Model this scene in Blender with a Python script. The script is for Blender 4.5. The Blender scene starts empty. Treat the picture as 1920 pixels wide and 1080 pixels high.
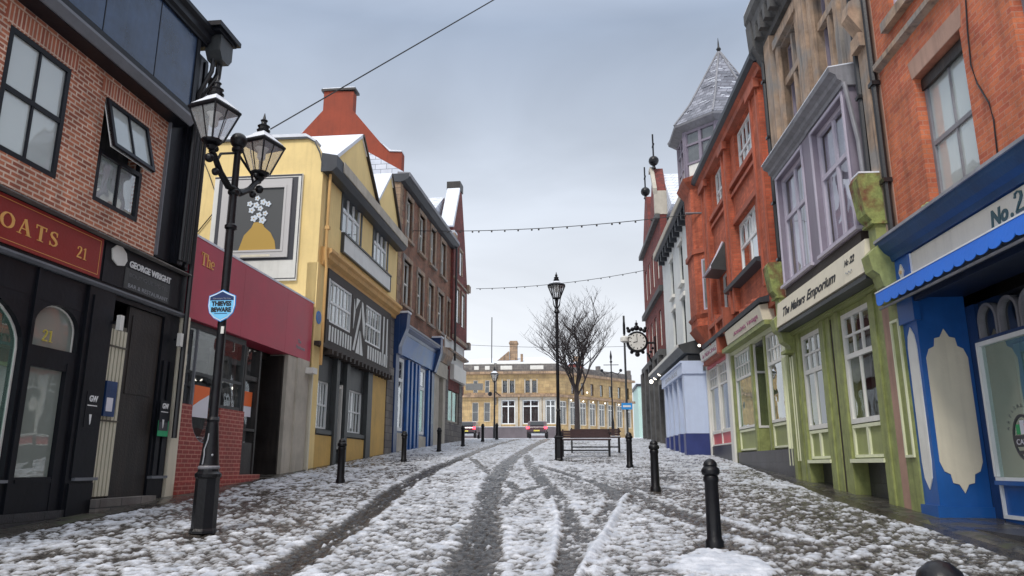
import bpy, bmesh, random
import numpy as np
from math import *
from mathutils import Vector, Matrix

random.seed(7)
sc = bpy.context.scene
col = sc.collection
# ---------------------------------------------------------------- camera
FPX, PITCH, YAW = 1400.0, radians(13.38), radians(4.767)
cam_d = bpy.data.cameras.new("camera"); cam = bpy.data.objects.new("camera", cam_d); col.objects.link(cam)
cam.location = (0, 0, 1.5)
cam.rotation_euler = (pi/2 + PITCH, 0, YAW)
cam_d.sensor_width = 36; cam_d.lens = 36*FPX/1920
cam_d.clip_start = 0.05; cam_d.clip_end = 1500
sc.camera = cam
sc.render.resolution_x = 1024; sc.render.resolution_y = 576
# ---------------------------------------------------------------- light
SUN_EL, SUN_AZ = radians(48), radians(200)      # soft sun hidden behind cloud, behind the viewer
w = bpy.data.worlds.new("World"); sc.world = w; w.use_nodes = True
nt = w.node_tree; nt.nodes.clear()
N = nt.nodes.new; LK = nt.links.new
out = N('ShaderNodeOutputWorld'); bg = N('ShaderNodeBackground'); bg.inputs[1].default_value = 1.0
sky = N('ShaderNodeTexSky'); sky.sky_type = 'NISHITA'; sky.sun_disc = False
sky.sun_elevation = SUN_EL; sky.sun_rotation = SUN_AZ; sky.air_density = 1.5; sky.dust_density = 4
tc = N('ShaderNodeTexCoord'); sep = N('ShaderNodeSeparateXYZ'); LK(tc.outputs['Generated'], sep.inputs[0])
rp = N('ShaderNodeValToRGB'); LK(sep.outputs[2], rp.inputs[0])
cr = rp.color_ramp
stops = [(0.0,(.84,.87,.92)),(.07,(.84,.87,.92)),(.19,(.72,.75,.80)),(.36,(.50,.545,.62)),(.54,(.31,.37,.475)),(.66,(.5,.56,.68)),(.82,(1.05,1.1,1.18)),(1.0,(1.25,1.28,1.34))]
cr.elements[0].position = 0; cr.elements[0].color = (*stops[0][1],1)
cr.elements[1].position = 1; cr.elements[1].color = (*stops[-1][1],1)
for p_, c_ in stops[1:-1]:
    e = cr.elements.new(p_); e.color = (*c_,1)
mp = N('ShaderNodeMapping'); mp.inputs['Scale'].default_value = (1.4,1.4,3.2); LK(tc.outputs['Generated'], mp.inputs[0])
ns = N('ShaderNodeTexNoise'); ns.inputs['Scale'].default_value = 1.6; ns.inputs['Detail'].default_value = 5; ns.inputs['Roughness'].default_value = .5
ns.inputs['Distortion'].default_value = .6
LK(mp.outputs[0], ns.inputs['Vector'])
mr = N('ShaderNodeMapRange'); mr.inputs[1].default_value = .3; mr.inputs[2].default_value = .7; mr.inputs[3].default_value = .84; mr.inputs[4].default_value = 1.17
LK(ns.outputs[0], mr.inputs[0])
vm = N('ShaderNodeVectorMath'); vm.operation = 'SCALE'; LK(rp.outputs[0], vm.inputs[0]); LK(mr.outputs[0], vm.inputs['Scale'])
sk = N('ShaderNodeVectorMath'); sk.operation = 'SCALE'; sk.inputs['Scale'].default_value = .10; LK(sky.outputs[0], sk.inputs[0])
mx = N('ShaderNodeMix'); mx.data_type = 'RGBA'; mx.inputs[0].default_value = .06
LK(vm.outputs[0], mx.inputs[6]); LK(sk.outputs[0], mx.inputs[7])
LK(mx.outputs[2], bg.inputs[0]); LK(bg.outputs[0], out.inputs[0])
sd = bpy.data.lights.new("sun", 'SUN'); sd.energy = 1.5; sd.angle = radians(14); sd.color = (1,.95,.88)
sun = bpy.data.objects.new("sun", sd); col.objects.link(sun)
sun.rotation_euler = (pi/2 - SUN_EL, 0, pi - SUN_AZ + radians(0))
sun.location = (0,-10,60)
sc.view_settings.view_transform = 'Standard'; sc.view_settings.look = 'None'
sc.view_settings.exposure = 0.36; sc.view_settings.gamma = 1

SLOPE = 0.06707
def gz(y):
    if y <= 43: return SLOPE*y
    if y <= 48:
        t = (y-43)/5.0
        return SLOPE*43 + SLOPE*(y-43) - (SLOPE-.037)*(y-43)*t/2
    return SLOPE*43 + SLOPE*5 - (SLOPE-.037)*2.5 + .037*(min(y,115)-48)

# ---------------------------------------------------------------- materials
M = {}
def newmat(name):
    m = bpy.data.materials.new(name); m.use_nodes = True
    nt = m.node_tree; b = nt.nodes['Principled BSDF']; M[name] = m
    return m, nt, b
def setcol(b, c): b.inputs['Base Color'].default_value = (*c,1)
def weathered(name, c, rough=.6, var=.2, scale=1.5, bump=.15, bscale=25, streak=.0, dirt=(.05,.045,.04), grime=0.0, metallic=0, coat=0, spec=.5, hue=None):
    m, nt, b = newmat(name); N = nt.nodes.new; L = nt.links.new
    tc = N('ShaderNodeTexCoord')
    n1 = N('ShaderNodeTexNoise'); n1.inputs['Scale'].default_value = scale; n1.inputs['Detail'].default_value = 8; n1.inputs['Roughness'].default_value = .65
    L(tc.outputs['Object'], n1.inputs['Vector'])
    mr = N('ShaderNodeMapRange'); mr.inputs[1].default_value = .3; mr.inputs[2].default_value = .7; mr.inputs[3].default_value = 1-var; mr.inputs[4].default_value = 1+var
    L(n1.outputs[0], mr.inputs[0])
    sc_ = N('ShaderNodeVectorMath'); sc_.operation = 'SCALE'; sc_.inputs[0].default_value = c; L(mr.outputs[0], sc_.inputs['Scale'])
    last = sc_.outputs[0]
    if hue:
        n4 = N('ShaderNodeTexNoise'); n4.inputs['Scale'].default_value = scale*.6; n4.inputs['Detail'].default_value = 4
        L(tc.outputs['Object'], n4.inputs['Vector'])
        r4 = N('ShaderNodeMapRange'); r4.inputs[1].default_value = .45; r4.inputs[2].default_value = .65; L(n4.outputs[0], r4.inputs[0])
        x4 = N('ShaderNodeMix'); x4.data_type = 'RGBA'; L(r4.outputs[0], x4.inputs[0]); L(last, x4.inputs[6]); x4.inputs[7].default_value = (*hue,1)
        last = x4.outputs[2]
    if streak or grime:
        mp = N('ShaderNodeMapping'); mp.inputs['Scale'].default_value = (9,9,.7); L(tc.outputs['Object'], mp.inputs[0])
        n2 = N('ShaderNodeTexNoise'); n2.inputs['Scale'].default_value = 1; n2.inputs['Detail'].default_value = 6; L(mp.outputs[0], n2.inputs['Vector'])
        r2 = N('ShaderNodeMapRange'); r2.inputs[1].default_value = .5; r2.inputs[2].default_value = .78; r2.inputs[3].default_value = 0; r2.inputs[4].default_value = max(streak,grime)
        L(n2.outputs[0], r2.inputs[0])
        x = N('ShaderNodeMix'); x.data_type = 'RGBA'; L(r2.outputs[0], x.inputs[0]); L(last, x.inputs[6]); x.inputs[7].default_value = (*dirt,1)
        last = x.outputs[2]
    L(last, b.inputs['Base Color'])
    n3 = N('ShaderNodeTexNoise'); n3.inputs['Scale'].default_value = bscale; n3.inputs['Detail'].default_value = 5
    L(tc.outputs['Object'], n3.inputs['Vector'])
    bp = N('ShaderNodeBump'); bp.inputs['Strength'].default_value = bump; bp.inputs['Distance'].default_value = .02
    L(n3.outputs[0], bp.inputs['Height']); L(bp.outputs[0], b.inputs['Normal'])
    r3 = N('ShaderNodeMapRange'); r3.inputs[3].default_value = max(rough-.15,.03); r3.inputs[4].default_value = min(rough+.15,1)
    L(n1.outputs[0], r3.inputs[0]); L(r3.outputs[0], b.inputs['Roughness'])
    b.inputs['Metallic'].default_value = metallic; b.inputs['Coat Weight'].default_value = coat
    b.inputs['Coat Roughness'].default_value = .15
    b.inputs['Specular IOR Level'].default_value = spec
    return m
def masonry(name, c1, c2, mortar, bw=.225, bh=.075, ms=.012, rough=.85, var=.3, grime=.35, dirt=(.06,.045,.04), bump=.5, vertical=False, off=.5, msm=.1, scuff=None):
    m, nt, b = newmat(name); N = nt.nodes.new; L = nt.links.new
    tc = N('ShaderNodeTexCoord'); sp = N('ShaderNodeSeparateXYZ'); L(tc.outputs['Object'], sp.inputs[0])
    ad = N('ShaderNodeMath'); ad.operation = 'ADD'; L(sp.outputs[0], ad.inputs[0]); L(sp.outputs[1], ad.inputs[1])
    cb = N('ShaderNodeCombineXYZ')
    if vertical: L(ad.outputs[0], cb.inputs[1]); L(sp.outputs[2], cb.inputs[0])
    else: L(ad.outputs[0], cb.inputs[0]); L(sp.outputs[2], cb.inputs[1])
    br = N('ShaderNodeTexBrick'); L(cb.outputs[0], br.inputs['Vector'])
    br.inputs['Scale'].default_value = 1; br.inputs['Brick Width'].default_value = bw; br.inputs['Row Height'].default_value = bh
    br.inputs['Mortar Size'].default_value = ms; br.inputs['Mortar Smooth'].default_value = msm; br.inputs['Bias'].default_value = -.1
    br.offset = off
    br.inputs['Color1'].default_value = (*c1,1); br.inputs['Color2'].default_value = (*c2,1); br.inputs['Mortar'].default_value = (*mortar,1)
    n1 = N('ShaderNodeTexNoise'); n1.inputs['Scale'].default_value = 1.1; n1.inputs['Detail'].default_value = 9; n1.inputs['Roughness'].default_value = .7
    L(tc.outputs['Object'], n1.inputs['Vector'])
    mr = N('ShaderNodeMapRange'); mr.inputs[1].default_value = .3; mr.inputs[2].default_value = .7; mr.inputs[3].default_value = 1-var; mr.inputs[4].default_value = 1+var
    L(n1.outputs[0], mr.inputs[0])
    s = N('ShaderNodeVectorMath'); s.operation = 'SCALE'; L(br.outputs[0], s.inputs[0]); L(mr.outputs[0], s.inputs['Scale'])
    mp = N('ShaderNodeMapping'); mp.inputs['Scale'].default_value = (5,5,.6); L(tc.outputs['Object'], mp.inputs[0])
    n2 = N('ShaderNodeTexNoise'); n2.inputs['Scale'].default_value = 1; n2.inputs['Detail'].default_value = 6; L(mp.outputs[0], n2.inputs['Vector'])
    r2 = N('ShaderNodeMapRange'); r2.inputs[1].default_value = .48; r2.inputs[2].default_value = .75; r2.inputs[4].default_value = grime
    L(n2.outputs[0], r2.inputs[0])
    x = N('ShaderNodeMix'); x.data_type = 'RGBA'; L(r2.outputs[0], x.inputs[0]); L(s.outputs[0], x.inputs[6]); x.inputs[7].default_value = (*dirt,1)
    L(x.outputs[2], b.inputs['Base Color'])
    n3 = N('ShaderNodeTexNoise'); n3.inputs['Scale'].default_value = 40; n3.inputs['Detail'].default_value = 4; L(tc.outputs['Object'], n3.inputs['Vector'])
    a2 = N('ShaderNodeMath'); a2.operation = 'MULTIPLY_ADD'; a2.inputs[1].default_value = -1.0; L(br.outputs['Fac'], a2.inputs[0]); L(n3.outputs[0], a2.inputs[2])
    bp = N('ShaderNodeBump'); bp.inputs['Strength'].default_value = bump; bp.inputs['Distance'].default_value = .012
    L(a2.outputs[0], bp.inputs['Height']); L(bp.outputs[0], b.inputs['Normal'])
    b.inputs['Roughness'].default_value = rough
    return m
def glassmat(name, tint=(.95,.97,.965), refl=.10, rough=.01, body=0.0, bodycol=(.3,.35,.33)):
    m = bpy.data.materials.new(name); m.use_nodes = True; nt = m.node_tree; nt.nodes.clear(); N = nt.nodes.new; L = nt.links.new
    o = N('ShaderNodeOutputMaterial'); t = N('ShaderNodeBsdfTransparent'); t.inputs[0].default_value = (*tint,1)
    g = N('ShaderNodeBsdfGlossy'); g.inputs[0].default_value = (.92,.95,.97,1); g.inputs['Roughness'].default_value = rough
    fr = N('ShaderNodeFresnel'); fr.inputs[0].default_value = 1.55
    tcn = N('ShaderNodeTexCoord'); nn = N('ShaderNodeTexNoise'); nn.inputs['Scale'].default_value = 1.7; nn.inputs['Detail'].default_value = 1
    L(tcn.outputs['Object'], nn.inputs['Vector'])
    bp = N('ShaderNodeBump'); bp.inputs['Strength'].default_value = .25; bp.inputs['Distance'].default_value = .02; L(nn.outputs[0], bp.inputs['Height'])
    L(bp.outputs[0], g.inputs['Normal']); L(bp.outputs[0], fr.inputs['Normal'])
    a = N('ShaderNodeMath'); a.operation = 'ADD'; a.use_clamp = True; a.inputs[1].default_value = refl; L(fr.outputs[0], a.inputs[0])
    geo = N('ShaderNodeNewGeometry'); fb = N('ShaderNodeMath'); fb.operation = 'SUBTRACT'; fb.inputs[0].default_value = 1; L(geo.outputs['Backfacing'], fb.inputs[1])
    am = N('ShaderNodeMath'); am.operation = 'MULTIPLY'; L(a.outputs[0], am.inputs[0]); L(fb.outputs[0], am.inputs[1])
    x = N('ShaderNodeMixShader'); L(am.outputs[0], x.inputs[0]); L(g.outputs[0], x.inputs[2])
    if body:
        d = N('ShaderNodeBsdfDiffuse'); d.inputs[0].default_value = (*bodycol,1)
        y = N('ShaderNodeMixShader'); y.inputs[0].default_value = body; L(t.outputs[0], y.inputs[1]); L(d.outputs[0], y.inputs[2]); L(y.outputs[0], x.inputs[1])
    else: L(t.outputs[0], x.inputs[1])
    L(x.outputs[0], o.inputs[0]); M[name] = m
    return m
def emis(name, c, s):
    m, nt, b = newmat(name); setcol(b, c); b.inputs['Emission Color'].default_value = (*c,1); b.inputs['Emission Strength'].default_value = s
def flatm(name, c, rough=.6, metallic=0):
    m, nt, b = newmat(name); setcol(b, c); b.inputs['Roughness'].default_value = rough; b.inputs['Metallic'].default_value = metallic
    tc = nt.nodes.new('ShaderNodeTexCoord'); n = nt.nodes.new('ShaderNodeTexNoise'); n.inputs['Scale'].default_value = 18; n.inputs['Detail'].default_value = 5
    nt.links.new(tc.outputs['Object'], n.inputs['Vector'])
    bp = nt.nodes.new('ShaderNodeBump'); bp.inputs['Strength'].default_value = .12; bp.inputs['Distance'].default_value = .01
    nt.links.new(n.outputs[0], bp.inputs['Height']); nt.links.new(bp.outputs[0], b.inputs['Normal'])

masonry('red_brick', (.52,.18,.095), (.27,.075,.045), (.66,.49,.38), ms=.014, grime=.4, var=.38)
masonry('red_brick_upright', (.50,.17,.095), (.30,.08,.05), (.66,.49,.38), ms=.013, vertical=True, off=0, bw=.3, grime=.2)
masonry('orange_brick', (.58,.17,.075), (.42,.10,.055), (.47,.20,.13), ms=.008, grime=.42, var=.42, dirt=(.10,.045,.03))
masonry('scarlet_brick', (.52,.125,.06), (.36,.075,.038), (.34,.12,.07), ms=.007, grime=.5, var=.42, dirt=(.07,.03,.022))
masonry('brown_brick', (.30,.12,.07), (.16,.075,.05), (.25,.17,.12), ms=.012, grime=.35, var=.45, dirt=(.05,.035,.03), bw=.25, bh=.09)
masonry('dark_red_brick', (.24,.045,.035), (.13,.03,.028), (.12,.05,.045), ms=.009, grime=.4, var=.3)
masonry('painted_brick', (.33,.045,.035), (.26,.04,.032), (.50,.20,.15), ms=.011, bw=.23, bh=.085, grime=.15, var=.15, rough=.5)
masonry('old_stone', (.40,.27,.17), (.27,.19,.13), (.12,.09,.07), bw=.6, bh=.3, ms=.008, grime=.65, var=.35, dirt=(.045,.04,.04))
masonry('grey_stone', (.22,.20,.18), (.13,.12,.12), (.06,.06,.06), bw=.55, bh=.28, ms=.01, grime=.5, var=.35)
masonry('spire_slate', (.30,.31,.36), (.13,.14,.17), (.10,.10,.12), bw=.34, bh=.17, ms=.014, grime=.75, var=.3, dirt=(.14,.14,.17), msm=.3)
masonry('gold_stone', (.52,.37,.18), (.38,.26,.13), (.28,.21,.13), bw=.8, bh=.4, ms=.012, grime=.4, var=.25, dirt=(.15,.11,.08))
masonry('plinth_slabs', (.055,.055,.06), (.035,.035,.04), (.015,.015,.015), bw=.6, bh=.45, ms=.008, rough=.35, grime=.3, var=.4)
masonry('roof_slate', (.17,.18,.21), (.11,.12,.14), (.04,.04,.05), bw=.3, bh=.2, ms=.012, grime=.1, var=.2)
masonry('snowy_slate', (.72,.75,.82), (.62,.66,.74), (.22,.24,.28), bw=.5, bh=.24, ms=.012, grime=.1, var=.12, dirt=(.2,.2,.24), msm=.3)
weathered('yellow_render', (.88,.67,.30), rough=.8, var=.10, scale=.8, bump=.15, bscale=18, streak=.28, dirt=(.55,.40,.18))
weathered('orange_trim', (.66,.40,.15), rough=.7, var=.15, streak=.3, dirt=(.3,.18,.08))
weathered('ochre_paint', (.62,.40,.12), rough=.7, var=.15, scale=1.2, streak=.3, dirt=(.28,.17,.06))
weathered('red_render', (.27,.055,.028), rough=.85, var=.25, scale=.9, streak=.35, dirt=(.12,.03,.02))
weathered('white_render', (.74,.76,.74), rough=.8, var=.07, streak=.25, dirt=(.42,.43,.42))
weathered('cream_paint', (.72,.66,.52), rough=.55, var=.07, streak=.25, dirt=(.4,.36,.28))
weathered('off_white_paint', (.74,.73,.68), rough=.5, var=.08, streak=.2, dirt=(.4,.38,.34))
weathered('white_paint', (.78,.80,.80), rough=.4, var=.06, streak=.15, dirt=(.45,.46,.47))
weathered('black_paint', (.007,.008,.012), rough=.38, var=.35, bump=.12, bscale=12, streak=.15, dirt=(.03,.03,.034), spec=.3)
weathered('cornice_blue', (.010,.055,.14), rough=.4, var=.25, streak=.25, dirt=(.01,.03,.07))
weathered('navy_panel', (.025,.05,.105), rough=.22, var=.5, scale=1.6, bump=.3, bscale=4, streak=.4, dirt=(.06,.085,.13), coat=.4)
weathered('grey_trim', (.16,.17,.19), rough=.4, var=.2)
weathered('dark_wood', (.018,.015,.014), rough=.45, var=.4, scale=3, bump=.3, streak=.3, dirt=(.09,.07,.055))
weathered('charcoal_paint', (.045,.05,.052), rough=.45, var=.25, streak=.3, dirt=(.13,.13,.12))
weathered('brown_timber', (.035,.026,.022), rough=.6, var=.35, scale=4, bump=.35, streak=.35, dirt=(.015,.012,.012))
weathered('red_brown_door', (.11,.04,.035), rough=.45, var=.3, scale=2)
weathered('burgundy_sign', (.46,.048,.085), rough=.42, var=.18, scale=.7, bump=.05, streak=.1, dirt=(.42,.09,.12), coat=.1)
weathered('maroon_sign', (.28,.022,.018), rough=.35, var=.15, scale=1, coat=.2)
weathered('gold_paint', (.78,.42,.12), rough=.4, var=.12)
weathered('pale_stone', (.48,.44,.37), rough=.8, var=.18, streak=.35, dirt=(.2,.18,.15))
weathered('sand_stone', (.38,.27,.19), rough=.85, var=.4, scale=2.5, streak=.8, dirt=(.075,.065,.065), bump=.5, bscale=14, hue=(.27,.25,.23))
weathered('sooty_stone', (.085,.085,.085), rough=.8, var=.45, scale=2.5, streak=.5, dirt=(.16,.15,.15), bump=.4, bscale=12)
weathered('royal_blue', (.012,.10,.36), rough=.4, var=.22, scale=1, bump=.06, streak=.2, dirt=(.02,.06,.17), coat=.25)
weathered('awning_blue', (.03,.19,.78), rough=.5, var=.08)
weathered('navy_paint', (.012,.045,.15), rough=.35, var=.25, streak=.3, dirt=(.01,.02,.05), coat=.2)
weathered('cobalt_paint', (.015,.10,.34), rough=.35, var=.25, streak=.3, dirt=(.03,.09,.2), coat=.2)
weathered('green_paint', (.27,.30,.11), rough=.5, var=.28, scale=5, streak=.7, dirt=(.12,.14,.045), bump=.15)
weathered('green_panel', (.29,.32,.13), rough=.5, var=.2, scale=1.5, streak=.35, dirt=(.14,.17,.06))
weathered('peeling_green', (.25,.29,.09), rough=.7, var=.4, scale=7, streak=.9, dirt=(.05,.03,.02), bump=.6, hue=(.16,.055,.03))
weathered('pink_plaster', (.40,.25,.19), rough=.75, var=.2, streak=.5, dirt=(.18,.11,.09))
weathered('pale_lime', (.72,.74,.52), rough=.5, var=.07, streak=.2, dirt=(.45,.45,.3))
weathered('mauve_paint', (.23,.20,.25), rough=.5, var=.15, streak=.35, dirt=(.17,.15,.19))
weathered('mauve_light', (.50,.46,.54), rough=.5, var=.1, streak=.2, dirt=(.3,.28,.33))
weathered('lilac_paint', (.56,.65,.84), rough=.45, var=.06, streak=.12, dirt=(.36,.40,.62))
weathered('indigo_paint', (.03,.045,.17), rough=.4, var=.2)
weathered('rose_paint', (.62,.12,.13), rough=.45, var=.1)
weathered('terracotta', (.38,.10,.055), rough=.7, var=.35, streak=.6, dirt=(.12,.035,.02), bump=.2)
weathered('cast_iron', (.006,.006,.008), rough=.36, var=.4, scale=6, bump=.2, bscale=30, spec=.35)
weathered('drainpipe_black', (.015,.015,.017), rough=.4, var=.3, coat=.2)
weathered('gutter_dark', (.035,.04,.05), rough=.5, var=.3)
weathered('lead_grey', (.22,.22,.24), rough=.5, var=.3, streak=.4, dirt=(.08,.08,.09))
weathered('mint_wall', (.45,.62,.56), rough=.6, var=.08)
weathered('car_paint', (.05,.012,.018), rough=.2, var=.1, coat=.8)
weathered('soffit_shade_navy', (.006,.016,.05), rough=.5, var=.2)  # navy darkened so the colour carries the shade under the awning
weathered('car_paint_dark', (.02,.025,.035), rough=.2, var=.1, coat=.8)
weathered('bench_wood', (.045,.02,.02), rough=.6, var=.3, scale=5)
weathered('bark', (.055,.045,.045), rough=.9, var=.35, scale=8, bump=.5)
weathered('curtain', (.42,.40,.38), rough=.9, var=.12, scale=3)
weathered('mauve_curtain', (.42,.36,.46), rough=.9, var=.15, scale=3)
weathered('blind', (.78,.82,.80), rough=.8, var=.05)
weathered('aqua_film', (.40,.56,.54), rough=.5, var=.12, scale=.6)
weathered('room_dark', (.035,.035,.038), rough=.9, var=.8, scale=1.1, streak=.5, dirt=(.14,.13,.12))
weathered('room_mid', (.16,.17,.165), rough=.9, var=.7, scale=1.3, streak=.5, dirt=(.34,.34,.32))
weathered('beige_stripe', (.62,.58,.45), rough=.6, var=.08)
weathered('blind_stripe_dark', (.10,.09,.07), rough=.6, var=.1)
weathered('bank_grey', (.14,.12,.13), rough=.5, var=.2)
flatm('sign_text_black', (.01,.01,.012)); flatm('text_white', (.8,.8,.8)); flatm('text_grey', (.13,.13,.135)); flatm('text_dim', (.30,.31,.33))
flatm('sign_blue', (.03,.30,.75), .35); flatm('sign_cyan', (.20,.60,.92), .35); flatm('sign_navy', (.01,.03,.12), .35)
flatm('plaque_blue', (.02,.20,.62), .4); flatm('sticker_green', (.03,.38,.16), .5); flatm('poster_orange', (.85,.16,.03), .5); flatm('poster_white', (.75,.74,.80), .5)
flatm('frame_silver', (.55,.53,.52), .4); flatm('frame_dark', (.05,.05,.06), .4); flatm('canvas_grey', (.075,.078,.08), .6); flatm('canvas_pale', (.62,.68,.74), .6); flatm('canvas_ochre', (.48,.30,.06), .6)
flatm('flag_green', (.02,.35,.12), .4); flatm('flag_red', (.6,.03,.03), .4); flatm('text_teal', (.03,.09,.10), .4); flatm('gold_leaf', (.55,.45,.08), .35); flatm('text_rose', (.35,.12,.2)); flatm('yellow_plate', (.7,.6,.1)); flatm('tyre', (.015,.015,.015), .8); flatm('car_glass', (.02,.025,.03), .05)
emis('tail_light', (1,.03,.05), 6); emis('lamp_lit', (1,.93,.8), 2.5); emis('wall_lamp_lit', (1,1,1), .8)
glassmat('glass'); glassmat('glass_bright', refl=.25); glassmat('lantern_glass', tint=(.95,.95,.96), refl=.1, rough=.12, body=.25, bodycol=(.75,.75,.73))
glassmat('glass_green', tint=(.82,.93,.88), refl=.22, body=.25, bodycol=(.25,.42,.35))
glassmat('glass_frost', tint=(.85,.88,.86), refl=.12, body=.75, bodycol=(.34,.38,.34))
glassmat('glass_white', tint=(.95,.97,.96), refl=.12, body=.55, bodycol=(.72,.78,.76))  # on some windows the white body stands in for reflected sky
def snowmat(name='snow'):
    m, nt, b = newmat(name); N = nt.nodes.new; L = nt.links.new
    tc = N('ShaderNodeTexCoord'); n = N('ShaderNodeTexNoise'); n.inputs['Scale'].default_value = 9; n.inputs['Detail'].default_value = 8
    L(tc.outputs['Object'], n.inputs['Vector'])
    r = N('ShaderNodeValToRGB'); r.color_ramp.elements[0].color = (.60,.64,.72,1); r.color_ramp.elements[1].color = (.86,.88,.92,1); L(n.outputs[0], r.inputs[0]); L(r.outputs[0], b.inputs['Base Color'])
    bp = N('ShaderNodeBump'); bp.inputs['Strength'].default_value = .5; bp.inputs['Distance'].default_value = .03; L(n.outputs[0], bp.inputs['Height']); L(bp.outputs[0], b.inputs['Normal'])
    b.inputs['Roughness'].default_value = .7
snowmat()
# ---------------------------------------------------------------- shape helpers, all in facade coordinates (u along, n outward, z up)
def bx(u0,u1,n0,n1,z0,z1):
    if u0>u1: u0,u1=u1,u0
    if n0>n1: n0,n1=n1,n0
    v=[(u,n,z) for z in (z0,z1) for u,n in ((u0,n0),(u1,n0),(u1,n1),(u0,n1))]
    return v,[(0,3,2,1),(4,5,6,7),(0,1,5,4),(1,2,6,5),(2,3,7,6),(3,0,4,7)]
def ext(pts, fa, fb):
    k=len(pts); v=[fa(p) for p in pts]+[fb(p) for p in pts]
    return v,[tuple(range(k))[::-1],tuple(range(k,2*k))]+[(i,(i+1)%k,k+(i+1)%k,k+i) for i in range(k)]
def pr(poly,n0,n1): return ext(poly, lambda p:(p[0],n0,p[1]), lambda p:(p[0],n1,p[1]))      # polygon in (u,z)
def pu(prof,u0,u1): return ext(prof, lambda p:(u0,p[0],p[1]), lambda p:(u1,p[0],p[1]))      # profile in (n,z) run along u
def pz(poly,z0,z1): return ext(poly, lambda p:(p[0],p[1],z0), lambda p:(p[0],p[1],z1))
def hull(a,b): # two equal rings
    k=len(a); return list(a)+list(b),[tuple(range(k))[::-1],tuple(range(k,2*k))]+[(i,(i+1)%k,k+(i+1)%k,k+i) for i in range(k)]
def tube(pts, r, seg=8):
    pts=[Vector(p) for p in pts]; rs=r if isinstance(r,(list,tuple)) else [r]*len(pts)
    v=[];f=[]; up=Vector((0,0,1))
    for i,p in enumerate(pts):
        d=(pts[min(i+1,len(pts)-1)]-pts[max(i-1,0)]).normalized()
        a=d.cross(up) if abs(d.z)<.95 else d.cross(Vector((1,0,0))); a.normalize(); b=d.cross(a)
        for k in range(seg):
            t=2*pi*k/seg; v.append(tuple(p+(a*cos(t)+b*sin(t))*rs[i]))
    for i in range(len(pts)-1):
        for k in range(seg):
            k2=(k+1)%seg; f.append((i*seg+k,i*seg+k2,(i+1)*seg+k2,(i+1)*seg+k))
    f.append(tuple(range(seg))[::-1]); f.append(tuple(range((len(pts)-1)*seg,len(pts)*seg)))
    return v,f
def lathe(prof, cu=0, cn=0, seg=16, rot=0, z=0):
    v=[];f=[]
    for r,zz in prof:
        for k in range(seg):
            t=rot+2*pi*k/seg; v.append((cu+r*cos(t),cn+r*sin(t),z+zz))
    m=len(prof)
    for i in range(m-1):
        for k in range(seg):
            k2=(k+1)%seg; f.append((i*seg+k,i*seg+k2,(i+1)*seg+k2,(i+1)*seg+k))
    f.append(tuple(range(seg))[::-1]); f.append(tuple(range((m-1)*seg,m*seg)))
    return v,f
def ball(c,r,seg=12,rings=8,sz=1):
    return lathe([(max(r*sin(pi*i/rings),.002),-r*cos(pi*i/rings)*sz) for i in range(rings+1)],c[0],c[1],seg,0,c[2])
def disc(cu,cz,r,n0,n1,seg=24,su=1):
    return pr([(cu+su*r*cos(2*pi*k/seg),cz+r*sin(2*pi*k/seg)) for k in range(seg)],n0,n1)
def archpoly(u0,u1,z0,zs,zt,seg=14):
    c=(u0+u1)/2; a=(u1-u0)/2; return [(u0,z0),(u1,z0)]+[(c+a*cos(pi*k/seg),zs+(zt-zs)*sin(pi*k/seg)) for k in range(seg+1)]
def archring(u0,u1,z0,zs,zt,t,n0,n1,seg=14):
    o=archpoly(u0,u1,z0,zs,zt,seg)[1:]+[(u0,z0)]; i=archpoly(u0+t,u1-t,z0,zs,zt-t,seg)[1:]+[(u0+t,z0)]
    out=[]
    for k in range(len(o)-1): out.append(pr([o[k],o[k+1],i[k+1],i[k]],n0,n1))
    return out
def join(shapes):
    V=[];F=[]
    for s in shapes:
        if isinstance(s,list): v,f=join(s)
        else: v,f=s
        o=len(V); V+=v; F+=[tuple(i+o for i in q) for q in f]
    return V,F
def move(s,du=0,dn=0,dz=0,fn=None):
    v,f=join([s]); return [(fn(p) if fn else (p[0]+du,p[1]+dn,p[2]+dz)) for p in v],f
def mesh(name,V,F,mat,smooth=False):
    bm=bmesh.new(); vs=[bm.verts.new(p) for p in V]
    for f in F:
        try: bm.faces.new([vs[i] for i in f])
        except ValueError: pass
    bmesh.ops.recalc_face_normals(bm,faces=bm.faces)
    me=bpy.data.meshes.new(name); bm.to_mesh(me); bm.free()
    me.materials.append(M[mat])
    if smooth:
        me.polygons.foreach_set('use_smooth',[True]*len(me.polygons)); me.set_sharp_from_angle(angle=radians(38))
    return me
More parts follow.
